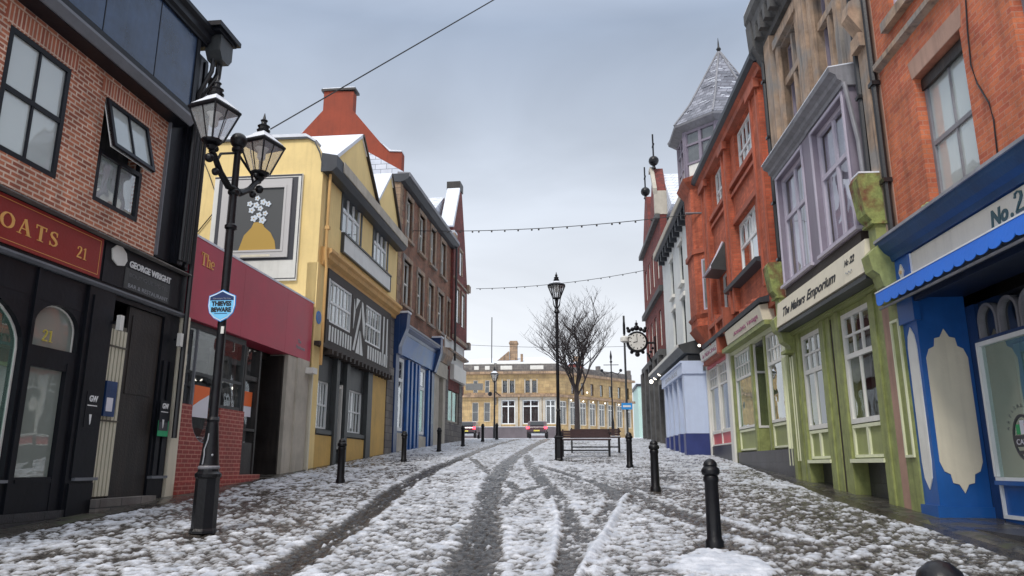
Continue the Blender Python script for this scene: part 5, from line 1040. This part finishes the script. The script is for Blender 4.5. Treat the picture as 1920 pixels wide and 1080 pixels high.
T.part('shop_box','lilac_paint',bx(15.1,20.6,-.3,.55,1.7,4.95),bx(15.1,15.5,.55,.85,1.7,4.75),*[bx(u,u+.38,.55,.82,1.7,4.75) for u in (16.6,17.9,19.1,20.2)],label='lilac painted shopfront columns')
T.part('plinth','indigo_paint',bx(15.06,15.54,-.3,.89,1.5,2.62),*[bx(u-.03,u+.41,.5,.86,1.6,2.66) for u in (16.6,17.9,19.1,20.2)])
T.part('shop_window','navy_paint',*[bx(a,b,.551,.62,2.6,4.7) for a,b in ((15.5,16.6),(16.98,17.9),(18.28,19.1),(19.48,20.2))]); 
T.part('fascia','lilac_paint',bx(15.04,20.7,-.3,.90,4.75,5.15),bx(15.04,20.7,-.3,.95,5.15,5.22)); put_text(T,'lettering','text_dim','CENTRAL ARCADE',.22,19.5,4.84,.905,dir=-1,width=3.2)
T.part('fascia_side_mark','text_grey',bx(15.02,15.039,-.05,.15,4.85,5.05))
T.part('hood','charcoal_paint',pu([(.0,5.5),(.75,5.55),(.95,5.75),(.95,5.85),(0,6.1)],15.3,24.8),bx(15.5,24,.0,.6,5.225,5.5)); T.part('hood_edge','off_white_paint',bx(15.3,24.8,.951,.98,5.76,5.88))
T.part('dark_shop','sooty_stone',bx(20.75,25.1,-.3,.25,1.8,5.3)); 
# ---- far dark red gables
T=fac('gabled_building','dark red brick building with paired gables, iron finials and a sooty ground floor','building','R',25.15)
T.wall('wall','dark_red_brick',25.15,33.6,7.2,14.4,[(a,a+.8,z,z+1.9) for a in (26.4,28.4,30.2,31.9) for z in (7.6,11.2)],0,.35)
for a in (26.4,28.4,30.2,31.9):
    for z in (7.6,11.2): T.window(a,a+.8,z,z+1.9,1,2,n=-.1,frame='off_white_paint',back='room_dark')
T.part('gable','dark_red_brick',pr([(25.15,14.4),(28.5,14.4),(28.5,14.9),(26.6,17.2),(26.0,17.2),(25.15,15.6)],-.4,.1),pr([(28.7,14.4),(32.4,14.4),(30.4,17.0),(29.8,17.0)],-.4,.1))
T.part('gable_coping','pale_stone',bx(25.1,25.35,-.4,.25,14.3,15.6),pr([(25.0,15.7),(26.0,17.3),(26.6,17.3),(26.6,17.1),(26.05,17.1),(25.1,15.4)],.1,.3)); T.part('roof','snowy_slate',([(u,n,z) for n in (-.4,-6) for u,z in ((23.6,14.3),(26.3,17.0),(28.6,14.4))],[(0,1,2),(3,5,4),(0,3,4,1),(1,4,5,2),(2,5,3,0)]))
T.part('roof','snowy_slate',pu([(.1,14.4),(-.6,14.7),(-4,17.0),(-8,14.4)],25.3,33.5)); T.part('body','dark_wood',bx(25.3,33.5,-8,-.8,2,14.4))
for a,zt in ((25.75,17.2),(29.9,17.0)): T.part('finial','cast_iron',ball((a,.1,zt+.35),.28,10,8),lathe([(.12,zt-.1),(.06,zt+.1)],a,.1,8),tube([(a,.1,zt+.5),(a,.1,zt+1.9)],.045,6),bx(a-.25,a+.25,.06,.14,zt+1.2,zt+1.28),smooth=True)
T.part('string_course','sooty_stone',bx(25.15,33.6,.0,.2,10.2,10.5),bx(25.15,33.6,.0,.35,6.9,7.2),bx(25.1,33.6,0,.25,14.1,14.35))
T.part('ground_floor','sooty_stone',bx(25.15,33.6,-.3,.15,2.2,6.9),*[bx(u,u+.5,.15,.4,2.2,6.9) for u in [25.3+i*2.0 for i in range(5)]],label='sooty grey stone ground floor')
T.part('shop_window','glass_bright',*[bx(u+.6,u+1.9,.155,.17,3.4,6.2) for u in [25.3+i*2.0 for i in range(4)]])
for u in (22.4,24.0,25.7): T.part('wall_lantern','charcoal_paint',tube([(u,.2,5.75),(u,.7,5.75)],.025,6)); T.part('lit_globe','lamp_lit',ball((u,.74,5.62),.10,10,6))
# ---- clock on bracket
a=radians(-1.1); cx,cy=5.1+sin(a)*28.2,12.5+cos(a)*28.2
C=Thing('bracket_clock','round white faced clock in an ornate black case hung out from the right wall','clock',(cx,cy,0),-1.1,1); C.z0=0
cz=8.05; cn=1.12
def facing(s): return s
C.part('case','cast_iron',*[([(p[2]*1.0,p[0]*1.0,p[1]) for p in lathe([(.40,-.16),(.58,-.14),(.60,0),(.58,.14),(.40,.16)],0,0,20)[0]],lathe([(.40,-.16),(.58,-.14),(.60,0),(.58,.14),(.40,.16)],0,0,20)[1])],fn=lambda p:(p[0],p[1]+cn,p[2]+cz))
C.part('dial','off_white_paint',([(p[2],p[0]+cn,p[1]+cz) for p in lathe([(.46,-.175),(.46,.175)],0,0,24)[0]],lathe([(.46,-.175),(.46,.175)],0,0,24)[1]))
nm=[]
for i in range(12):
    t=2*pi*i/12; r0,r1=.34,.43; w_=.022
    nm.append(([( s*.18, cn+r*sin(t)+w_*e*cos(t), cz+r*cos(t)-w_*e*sin(t)) for s in (-1,1) for r in (r0,r1) for e in (-1,1)],[(0,1,3,2),(4,5,7,6),(0,1,5,4),(2,3,7,6),(0,2,6,4),(1,3,7,5)]))
C.part('numerals','cast_iron',*nm); C.part('hands','cast_iron',tube([(-.185,cn,cz),(-.185,cn+.02,cz+.36)],.014,5),tube([(-.185,cn,cz),(-.185,cn+.22,cz-.05)],.02,5))
C.part('crest','cast_iron',*[ball((0,cn+dn,cz+dz),r,8,6) for dn,dz,r in ((0,.78,.16),(-.22,.70,.12),(.22,.70,.12),(-.42,.62,.12),(.42,.62,.12),(-.48,.76,.09),(.48,.76,.09),(0,1.0,.09),(0,-.68,.14),(-.3,-.56,.10),(.3,-.56,.10))],tube([(0,cn,cz+1),(0,cn,cz+1.2)],.02,6))
C.part('bracket','cast_iron',tube([(0,.1,cz-.05),(0,.6,cz-.05)],.06,8),tube([(0,.1,cz-1.5),(0,.35,cz-1.1),(0,.6,cz-.6)],.05,8),tube([(0,.15,cz-1.2),(0,.15,cz+.3)],.05,8),*[ball((0,.3+.1*i,cz-.35-.2*i),.08,8,5) for i in range(3)])
# ================================================================ FAR END OF THE STREET
def gy(y): return gz(y)
bz=gy(95)-.1
T=Thing('bank_building','long sandstone corner bank with snow on its roof closing the street','bank',(-18,95,bz),90,-1); T.u0=-18
gr=lambda u:u
zb=bz
# left pavilion and centre range face the viewer
cent=[(-9.75,-7.35),(-6.9,-3.95),(-3.3,-.9)]; 
T.wall('wall','gold_stone',-18,-2.2,zb,13.0,[(a,b,6.55,9.6) for a,b in ((-9.3,-7.5),(-6.6,-4.5),(-3.7,-2.4))]+[(a,a+.55,10.5,12.05) for a in (-9.1,-8.2,-6.2,-5.35)]+[(-13.0,-12.2,6.9,9.3),(-11.5,-10.7,6.9,9.3),(-12.9,-12.3,10.5,12.1),(-11.4,-10.8,10.5,12.1)],0)
for a,b in ((-9.3,-7.5),(-6.6,-4.5),(-3.7,-2.4)):
    T.window(a,b,6.55,9.6,2,1,n=-.1,fw=.14,bw=.14,zs=8.8,colsb=2,frame='white_paint',glass='glass',back='room_dark'); T.part('window_surround','pale_stone',bx(a-.35,a,-.1,.12,6.3,9.9),bx(b,b+.35,-.1,.12,6.3,9.9),bx(a,b,-.1,.12,9.6,9.9))
for a in (-9.1,-8.2,-6.2,-5.35): T.window(a,a+.55,10.5,12.05,1,1,n=-.15,fw=.06,frame='dark_wood',back='room_dark',zs=11.5,colsb=1); T.part('window_surround','pale_stone',bx(a-.14,a,-.1,.08,10.4,12.2),bx(a+.55,a+.69,-.1,.08,10.4,12.2))
for a,b,z0,z1 in ((-13.0,-12.2,6.9,9.3),(-11.5,-10.7,6.9,9.3),(-12.9,-12.3,10.5,12.1),(-11.4,-10.8,10.5,12.1)): T.window(a,b,z0,z1,1,2,n=-.15,fw=.06,frame='off_white_paint',back='room_dark')
T.part('cornice','old_stone',bx(-18,-2.2,-.1,.5,9.95,10.25),bx(-18,-2.2,-.1,.25,10.25,10.4),bx(-18,-2.2,-.1,.6,12.85,13.15),bx(-13.6,-9.9,.0,.35,9.9,10.5))
T.part('parapet','grey_stone',bx(-18,-2.2,-.6,.0,13.15,14.15),bx(-10.2,-9.9,-.6,.15,9.0,14.3)); T.part('parapet_snow','off_white_paint',*[bx(a,b,.0,.03,13.45,13.95) for a,b in ((-9.4,-7.9),(-5.6,-3.9),(-12.8,-12.2),(-11.4,-10.8))],bx(-18,-2.2,-.6,.05,14.16,14.3))
T.part('roof','snow',([(-18,.0,14.3),(-2.2,.0,14.3),(-4,-6,15.9),(-18,-6,15.6),(-18,-12,14.3),(-2,-12,14.3)],[(0,1,2,3),(3,2,5,4),(0,3,4),(1,5,2),(0,4,5,1)]))
T.part('chimney','old_stone',bx(-8.45,-7.45,-3.5,-2.6,15,17.6),bx(-8.55,-7.35,-3.6,-2.5,17.2,17.4),pr([(-10.5,14.6),(-8.55,16.2),(-8.55,14.6)],-3.4,-2.4)); T.part('chimney_pot','old_stone',bx(-6.9,-6.6,-1.5,-1.0,14.6,15.6))
T.part('flagpole','cast_iron',tube([(-10.6,-.5,14),(-10.6,-.5,20.4)],.06,6))
T.part('plinth','bank_grey',bx(-10.1,-2.2,.0,.15,zb,6.2))
# receding right wing
pa=(-2.2,0.0); pb=(8.1,-12.0); L_=hypot(pb[0]-pa[0],pb[1]-pa[1]); ca,sa_=(pb[0]-pa[0])/L_,(pb[1]-pa[1])/L_
def wing(p): 
    u,n,z=p; return (pa[0]+ca*u-sa_*n, pa[1]+sa_*u+ca*n, z)
zw=[.5+i*1.95 for i in range(8)]
T.wall('wing_wall','gold_stone',0,L_,zb,13.0,[(a,a+1.3,6.55,9.5) for a in zw]+[(a+.3,a+.95,10.5,12.05) for a in zw if a>1],0,fn=wing)
for a in zw:
    T.window(a,a+1.3,6.55,9.5,2,1,n=-.12,fw=.10,bw=.08,zs=8.8,colsb=2,frame='off_white_paint',back='room_dark',fn=wing)
    T.part('wing_pier','pale_stone',bx(a-.42,a-.20,-.0,.22,5.6,9.85),fn=wing)
    if a>1: T.window(a+.3,a+.95,10.5,12.05,1,1,n=-.15,fw=.06,frame='dark_wood',back='room_dark',fn=wing)
T.part('wing_cornice','old_stone',bx(0,L_,.0,.5,9.95,10.25),bx(0,L_,.0,.6,12.85,13.15),fn=wing); T.part('wing_parapet','grey_stone',bx(0,L_,-.5,.0,13.15,14.0),*[bx(a,a+.4,-.5,.05,14.0,14.6) for a in (8.4,15.2)],fn=wing)
T.part('wing_roof','snow',bx(0,L_,-6,-.5,13.9,14.1),fn=wing)
T.part('wing_light','lamp_lit',*[ball((a,.5,9.6),.09,8,6) for a in (2.1,4.5,6.5,9.0,12)],ball((3.3,.5,10.9),.10,8,6),ball((5.3,.5,10.8),.10,8,6),fn=wing,label='small lit lamps under the cornice')
# red roofed house behind the tree, mint office at right
T=Thing('gabled_house','dark brick gable behind the bare tree','house',(-4.5,125,4.5),90,-1); T.u0=-4.5
T.part('gable_wall','dark_red_brick',pr([(-4.5,4),(3.5,4),(3.5,14.5),(1.2,18.0),(-.8,18.0),(-4.5,13.5)],-4,0)); T.part('roof','snowy_slate',pr([(3.6,14.3),(1.2,18.1),(-.8,18.1),(-4.6,13.4),(-4.6,13.7),(-.8,18.4),(1.2,18.4),(3.7,14.5)],-8,.2)); T.part('chimney','old_stone',bx(-.2,.9,-2,-1,17.8,19.5))
T=Thing('office_block','pale mint office block at the right end of the view','building',(9.8,118,5),90,-1); T.u0=9.8
T.part('wall','mint_wall',bx(9.8,22,-10,0,4,13.5)); T.part('window','glass_bright',*[bx(10.3+i*1.9,11.7+i*1.9,.005,.03,z,z+2.0) for i in range(6) for z in (5.6,9.0)]); T.part('roof_edge','gutter_dark',bx(9.6,22,-10,.2,13.5,13.9)); T.part('roof_snow','snow',bx(9.6,22,-10,.2,13.9,14.05))
# ================================================================ STREET FURNITURE
def prop(name,label,cat,x,y,z=None,ang=90,group=None):
    T=Thing(name,label,cat,(x,y,gz(y) if z is None else z),ang,-1,group); T.z0=0; T.u0=0; return T   # local metres from its base
# ---- bollards
def bollard(label):
    B=prop('bollard',label,'bollard',0,0,0,group='black bollards lining the street')
    B.part('post','cast_iron',lathe([(.105,-.05),(.105,.06),(.085,.09),(.078,.70),(.088,.72),(.088,.76),(.078,.78)],seg=16),smooth=True)
    B.part('cap','cast_iron',lathe([(.078,.781),(.102,.80),(.108,.835),(.098,.86),(.075,.885),(.082,.90),(.07,.935),(.035,.965),(.004,.972)],seg=16),smooth=True)
    return B
spots=[(1.55,9.06,'nearest whole black bollard on the right, beside a patch of clean snow'),(1.54,15.27,'black bollard on the right between the nearest one and the pole with the blue sign'),(1.49,21.51,'black bollard standing below the thin pole with the blue sign'),
 (1.24,2.84,'bollard cap poking into the bottom edge of the picture'),(-5.25,16.84,'nearest left bollard, before the yellow timbered building'),(-5.54,24.36,'left bollard before the end of the yellow building'),(-5.5,30.48,'left bollard before the navy shopfront'),(-5.26,35.4,'left bollard before the cream stone shop'),(-5.05,41.3,'small left bollard near the crest, first beyond the shops'),(-4.62,44.6,'smallest left bollard at the crest, next to the far lamp post')]
b0=bollard('x').root
for i,(x,y,l) in enumerate(spots):
    o=b0 if i==0 else copy_tree(b0)
    o.location=(x,y,gz(y)+(.02 if y<3 else 0)); o['label']=l; o.rotation_euler=(0,0,.3*i)
# ---- four sided lantern as shapes round an axis
def lantern(T,cu,cn,z,s=1.0,par=None,rot=pi/4,seg=4,tag_='lantern'):
    L=lambda prof,sg=seg: lathe([(r*s,zz*s) for r,zz in prof],cu,cn,sg,rot,z)
    body=T.part(tag_,'cast_iron',lathe([(.05*s,-.10*s),(.09*s,-.05*s),(.05*s,-.02*s),(.13*s,.0),(.16*s,.03*s),(.16*s,.05*s)],cu,cn,12,0,z),L([(.37,.53),(.40,.55),(.40,.58),(.30,.62)]))
    bars=[]
    for i in range(seg):
        a=rot+2*pi*i/seg; bars.append(tube([(cu+.165*s*cos(a),cn+.165*s*sin(a),z+.04*s),(cu+.375*s*cos(a),cn+.375*s*sin(a),z+.55*s)],.017*s,5))
        b=a+pi/seg; k=cos(pi/seg); bars.append(tube([(cu+.165*s*k*cos(b),cn+.165*s*k*sin(b),z+.05*s),(cu+.37*s*k*cos(b),cn+.37*s*k*sin(b),z+.54*s)],.009*s,4))
    T.part('lantern_bars','cast_iron',*bars,par=body)
    T.part('lantern_panes','lantern_glass',*[hull([(cu+(.155 if 1 else 0)*s*cos(rot+2*pi*i/seg),cn+.155*s*sin(rot+2*pi*i/seg),z+.05*s) for i in range(seg)],[(cu+.36*s*cos(rot+2*pi*i/seg),cn+.36*s*sin(rot+2*pi*i/seg),z+.54*s) for i in range(seg)])],par=body)
    T.part('lantern_roof','cast_iron',L([(.40,.581),(.20,.72),(.13,.78),(.10,.80)]),lathe([(.10*s,.80*s),(.12*s,.84*s),(.09*s,.86*s),(.09*s,.90*s),(.11*s,.92*s),(.05*s,.96*s),(.045*s,1.0*s),(.065*s,1.03*s),(.03*s,1.06*s),(.006*s,1.17*s)],cu,cn,10,0,z),par=body)
    T.part('roof_snow','snow',L([(.36,.618),(.19,.738),(.135,.787),(.13,.79)]) if seg==4 else L([(.3,.65),(.2,.73)]),par=body)
    T.part('mantle','off_white_paint',lathe([(.04*s,.28*s),(.07*s,.32*s),(.07*s,.44*s),(.12*s,.50*s)],cu,cn,10,0,z),par=body)
    return body
def lamp_base(T,k=1):
    T.part('pedestal','cast_iron',lathe([(.175*k,0),(.17*k,.03),(.155*k,.06),(.15*k,.68),(.165*k,.70)],seg=8,rot=pi/8),lathe([(.165*k,.701),(.17*k,.74),(.135*k,.77),(.13*k,.80)],seg=16))
T=prop('lamp_post','black twin lantern lamp post standing near the left shops','lamp post',-4.82,9.75,gz(9.75),ang=90)
lamp_base(T)
T.part('band','lead_grey',lathe([(.13,.801),(.138,.815),(.138,.83),(.128,.845)],seg=16)); 
T.part('pole','cast_iron',lathe([(.128,.846),(.12,.88),(.075,1.38),(.07,1.42),(.058,1.5),(.056,3.9),(.05,4.4),(.046,5.34)],seg=14),lathe([(.07,1.40),(.085,1.44),(.06,1.48)],seg=12),*[lathe([(.06,z),(.085,z+.02),(.085,z+.06),(.06,z+.09)],seg=12) for z in (4.10,4.62,5.28)],ball((0,0,5.46),.12,14,10),smooth=True)
for s_,dn in ((-1,0),(1,.0)):
    dirv=(s_*.15,-.99*s_)   # the arm runs obliquely so the right lantern hangs lower in view, nearer
    pts=[(0,0,4.72),(.14,.0,4.70),(.36,0,4.84),(.52,0,5.02),(.60,0,5.06)]
    arm=T.part('arm','cast_iron',tube([(p[0]*dirv[0],p[0]*dirv[1],p[2]) for p in pts],[.05,.05,.045,.04,.04],8),ball((.46*dirv[0],.46*dirv[1],4.80),.055,8,6),ball((.62*dirv[0],.62*dirv[1],4.94),.065,8,6),ball((.5*dirv[0],.5*dirv[1],5.12),.045,8,6),tube([(.05*dirv[0],.05*dirv[1],5.25),(.38*dirv[0],.38*dirv[1],5.1),(.46*dirv[0],.46*dirv[1],4.95)],.02,6),smooth=True)
    lantern(T,.60*dirv[0],.60*dirv[1],5.16,.88,rot=pi/4+.30)
T.part('sticker','off_white_paint',bx(.02,.06,.045,.06,2.60,2.70)); T.part('paint_drip','text_dim',tube([(-.03,.125,.86),(-.02,.12,.98),(-.03,.11,1.05),(.0,.095,1.18),(.0,.085,1.26)],.009,5),ball((.08,.10,.98),.016,6,5))
# Thieves Beware sign
S=prop('street_sign','blue and white shield sign reading THIEVES BEWARE strapped to the twin lamp post','sign',-4.80,9.75,gz(9.75)+2.98)
def shield(k): return [(-.19*k,.14*k),(-.10*k,.175*k),(0,.225*k),(.10*k,.175*k),(.19*k,.14*k),(.195*k,.0),(.17*k,-.10*k),(.10*k,-.175*k),(0,-.225*k),(-.10*k,-.175*k),(-.17*k,-.10*k),(-.195*k,.0)]
S.part('plate','sign_blue',pr(shield(1.0),.085,.10)); S.part('white_border','text_white',pr(shield(.95),.10,.103)); S.part('plate_face','sign_cyan',pr(shield(.89),.103,.106)); S.part('header','sign_navy',pr([(-.165,.122),(-.088,.152),(0,.195),(.088,.152),(.165,.122),(.168,.075),(-.168,.075)],.106,.109))
put_text(S,'lettering','sign_text_black','THIEVES',.085,-.14,.0,.112,width=.28,bold=.004); put_text(S,'lettering','sign_text_black','BEWARE',.085,-.14,-.085,.112,width=.28,bold=.004); put_text(S,'lettering','text_dim','Operating In This Area',.03,-.125,.09,.112,width=.25); S.part('small_text','sign_navy',bx(-.09,.09,.106,.109,-.115,-.107))
# centre lamp
T=prop('lamp_post','tall single lantern lamp post in the middle of the view','lamp post',-.55,24.87,ang=90)
lamp_base(T,.9); T.part('pole','cast_iron',lathe([(.09,.80),(.085,.9),(.06,1.5),(.055,1.6),(.05,4.9)],seg=12),lathe([(.06,4.85),(.10,4.9),(.06,5.0)],seg=12),lathe([(.055,1.55),(.075,1.59),(.055,1.65)],seg=12),smooth=True)
T.part('cradle','cast_iron',*[tube([(0,0,4.95),(.14*cos(a),.14*sin(a),5.15),(.20*cos(a),.20*sin(a),5.45),(.24*cos(a),.24*sin(a),5.75)],.016,5) for a in (pi/4,3*pi/4,5*pi/4,7*pi/4)],lathe([(.05,4.95),(.04,5.1),(.06,5.3)],seg=10))
lantern(T,0,0,5.35,.82,rot=pi/8,seg=8)
# far lamps
T=prop('lamp_post','small dark lantern lamp post at the crest before the bank','lamp post',-6.2,58,group=None); lamp_base(T,.7)
T.part('pole','cast_iron',lathe([(.09,.8),(.07,1.3),(.06,4.3)],seg=8)); lantern(T,0,0,4.35,1.05); T.part('hanging_basket_arm','cast_iron',tube([(0,0,3.6),(.4,0,3.3),(.55,0,3.2)],.04,6),ball((-.35,0,3.4),.18,8,6))
T=prop('lamp_post','slim lamp post with a crown of short scrolled arms beyond the tree','lamp post',2.95,60)
T.part('pole','cast_iron',lathe([(.14,0),(.12,1.2),(.06,1.6),(.05,5.9),(.12,6.0),(.05,6.1),(.10,6.4),(.02,6.9)],seg=8)); T.part('arms','cast_iron',*[tube([(0,0,5.2),(.5*s,0,5.0),(.75*s,0,5.25)],.04,6) for s in (-1,1)],*[ball((.75*s,0,5.3),.13,8,6) for s in (-1,1)],tube([(-.6,0,5.75),(.6,0,5.75)],.03,6))
T=prop('sign_pole','thin grey pole carrying a small blue sign and a camera dome','pole',2.72,40)
T.part('pole','charcoal_paint',lathe([(.06,0),(.055,6.7)],seg=10)); T.part('camera_dome','off_white_paint',lathe([(.05,5.2),(.22,5.3),(.22,5.5),(.08,5.6)],seg=12),tube([(0,0,5.5),(.35,0,5.6)],.03,6)); T.part('antenna','cast_iron',lathe([(.03,6.7),(.07,6.2),(.07,5.7)],seg=8)); T.part('blue_sign','sign_blue',bx(-.28,.28,.06,.09,1.68,2.02)); T.part('sign_mark','text_white',bx(-.2,.2,.09,.094,1.80,1.90))
# ---- benches
def bench(x,y,label,L=1.75,flip=1):
    T=prop('bench',label,'bench',x,y,group='benches round the tree')
    T.part('seat','bench_wood',*[bx(-L/2,L/2,.02+i*.11,.12+i*.11,.56,.60) for i in range(4)]); T.part('backrest','bench_wood',*[bx(-L/2,L/2,-.07+.0*i,-.03,.66+i*.085,.735+i*.085) for i in range(3)])
    T.part('snow','snow',bx(-L/2+.02,L/2-.02,.03,.44,.602,.625))
    for s in (-1,1):
        for n in (-.02,.40): T.part('leg','cast_iron',bx(s*(L/2-.06)-.03,s*(L/2-.06)+.03,n-.03,n+.03,0,.56))
        T.part('backrest_post','cast_iron',bx(s*(L/2-.06)-.025,s*(L/2-.06)+.025,-.12,-.07,0,.95)); T.part('armrest','cast_iron',bx(s*(L/2-.02)-.03,s*(L/2-.02)+.03,-.07,.42,.78,.82))
    T.part('foot_rail','cast_iron',bx(-L/2+.09,L/2-.09,.36,.40,.20,.24),bx(-L/2+.09,L/2-.09,-.04,.0,.2,.24)); return T
bench(.36,26.75,'dark slatted bench just right of the central lamp post',1.72); bench(.75,29.3,'second dark bench just behind the front bench',1.9)
# ---- tree
T=prop('bare_tree','leafless street tree with a dense upright crown behind the benches','tree',.12,50)
rt=random.Random(23); tr=[];br=[];tw=[]
def grow(p,d,l,r,lev):
    segs=3; pts=[p]; q=Vector(p); dd=Vector(d)
    for i in range(segs):
        dd=(dd+Vector((rt.uniform(-.12,.12),rt.uniform(-.12,.12),rt.uniform(.0,.14)))).normalized(); q=q+dd*l/segs; pts.append(tuple(q))
    rr=[r*(1-.45*i/segs) for i in range(segs+1)]
    (br if lev<3 else tw).append(tube(pts,rr,6 if lev<2 else (4 if lev<4 else 3)))
    if lev>=5: return
    k={0:7,1:5,2:4,3:3,4:3}[lev]
    for i in range(k):
        t=rt.uniform(.45,1) if lev>0 else rt.uniform(.5,1); idx=min(int(t*segs),segs-1); f=t*segs-idx; b=Vector(pts[idx]).lerp(Vector(pts[idx+1]),f)
        a=rt.uniform(0,2*pi); sp=rt.uniform(.45,.85) if lev>0 else rt.uniform(.4,.75); side=Vector((cos(a),sin(a),0)); nd=(dd*(1-sp*.55)+side*sp).normalized(); nd.z=abs(nd.z)*.9+.24; nd.normalize()
        grow(tuple(b),nd,l*rt.uniform(.58,.80),max(r*.52,.0065),lev+1)
T.part('trunk','bark',tube([(0,0,-.1),(0,0,.5),(.03,0,1.6),(.0,.02,2.6),(.02,0,3.4)],[.26,.2,.17,.16,.15],10))
for i in range(7):
    a=2*pi*i/7+.3; grow((0.02*cos(a),0.02*sin(a),2.7+.1*i),(cos(a)*.50,sin(a)*.50,.9),2.4,.07,1)
grow((0,0,3.3),(0.05,0,1),3.1,.10,1); grow((0,0,3.2),(-.35,0.1,1),2.8,.07,1); grow((0,0,3.2),(.4,-.1,1),2.8,.07,1)
T.part('crown','bark',*br,*tw)
print('twigs',len(tw))
# ---- cars in the cross street
def car(x,y,ang,label,mat):
    T=prop('parked_car',label,'car',x,y,ang=ang)
    P=[(-2.0,.35),(-2.05,.75),(-1.95,.98),(-1.55,1.02),(-1.15,1.42),(.55,1.45),(1.2,1.0),(1.95,.85),(2.05,.6),(2.0,.32)]
    def prof(k,ins): return [(p[0],p[1]) for p in P]
    bl=T.part('body',mat,pu([(n,z) for n,z in [(-a,b) for a,b in P]],-.82,.82)); bl.modifiers.new('b','BEVEL').width=.08; bl.modifiers['b'].segments=2
    T.part('rear_window','car_glass',([(-.62,1.60,1.07),(.62,1.60,1.07),(.55,1.24,1.38),(-.55,1.24,1.38),(-.62,1.57,1.05),(.62,1.57,1.05),(.55,1.2,1.37),(-.55,1.2,1.37)],[(0,1,2,3),(4,7,6,5),(0,4,5,1),(1,5,6,2),(2,6,7,3),(3,7,4,0)]))
    for s in (-1,1):
        T.part('tail_light','tail_light',bx(s*.78-.12,s*.78+.12,1.98,2.08,.74,.92))
        for n in (-1.25,1.3):
            w_=T.part('wheel','tyre',([(s*.78+p[2],p[0]+n,p[1]+.32) for p in lathe([(.32,-.1),(.32,.1)],0,0,16)[0]],lathe([(.32,-.1),(.32,.1)],0,0,16)[1]))
    T.part('number_plate','yellow_plate',bx(-.26,.26,2.04,2.09,.52,.63)); T.part('bumper','car_glass',bx(-.8,.8,2.0,2.1,.35,.48)); T.part('roof_snow','snow',pu([(-.45,1.462),(1.05,1.432),(1.05,1.45),(-.45,1.49)],-.7,.7))
car(-3.35,68,90,'dark red car with lit tail lights in front of the bank','car_paint'); car(-9.75,69,90,'car with lit tail lights at the left edge of the bank','car_paint')
# low dark planter wall left of cars
T=prop('low_wall','low dark wall in front of the bank','wall',-7,74); T.part('wall','bank_grey',bx(-7,5,-.2,.2,0,1.05)); T.part('coping','snow',bx(-7.1,5.1,-.25,.25,1.05,1.1))
# ---- wires
T=prop('overhead_wire','single dark wire crossing the sky from the yellow roof','wire',-9.3,20.8,11.7)
A=Vector((0,0,0)); Bq=Vector((5.0,25.2,23.57))-Vector((-9.3,20.8,11.7)); Bq=Vector((Bq.x,-Bq.y,Bq.z))
T.part('wire','drainpipe_black',tube([A,Bq],.022,5)) 
def festoon(name,label,P0,P1,sag,k=40,bulbs=14,r=.016,lumps=()):
    T=prop(name,label,'light string',P0[0],P0[1],P0[2],group='light strings across the street'); P0=Vector(P0);P1=Vector(P1); pts=[]
    for i in range(k+1):
        t=i/k; q=P0.lerp(P1,t)-P0; pts.append((q.x,-q.y,q.z-sag*4*t*(1-t)))
    T.part('cable','drainpipe_black',tube(pts,r,5))
    if bulbs: T.part('bulbs','dark_wood',*[ball((pts[int(k*(j+.5)/bulbs)][0],pts[int(k*(j+.5)/bulbs)][1],pts[int(k*(j+.5)/bulbs)][2]-.05),.04,6,4) for j in range(bulbs)])
    return T
festoon('light_string','nearer string of small bulbs from stone building to turret',(-7.1,31.5,11.75),(4.45,26.4,10.45),.22,bulbs=22,r=.016)
festoon('light_string','farther string of small bulbs between the end gables',(-6.2,46.5,12.6),(4.42,44.6,13.1),.25,bulbs=14,r=.018)
festoon('light_string','faint far wires above the bank roof',(-12,75,13.6),(12,80,14.2),.4,bulbs=0,r=.02)
T=prop('wall_bracket','iron arm on the turret holding the light string','bracket',4.75,26.3,10.45); T.part('arm','lead_grey',tube([(.3,0,0),(-.6,0,0)],.035,6))
bpy.context.view_layer.update()
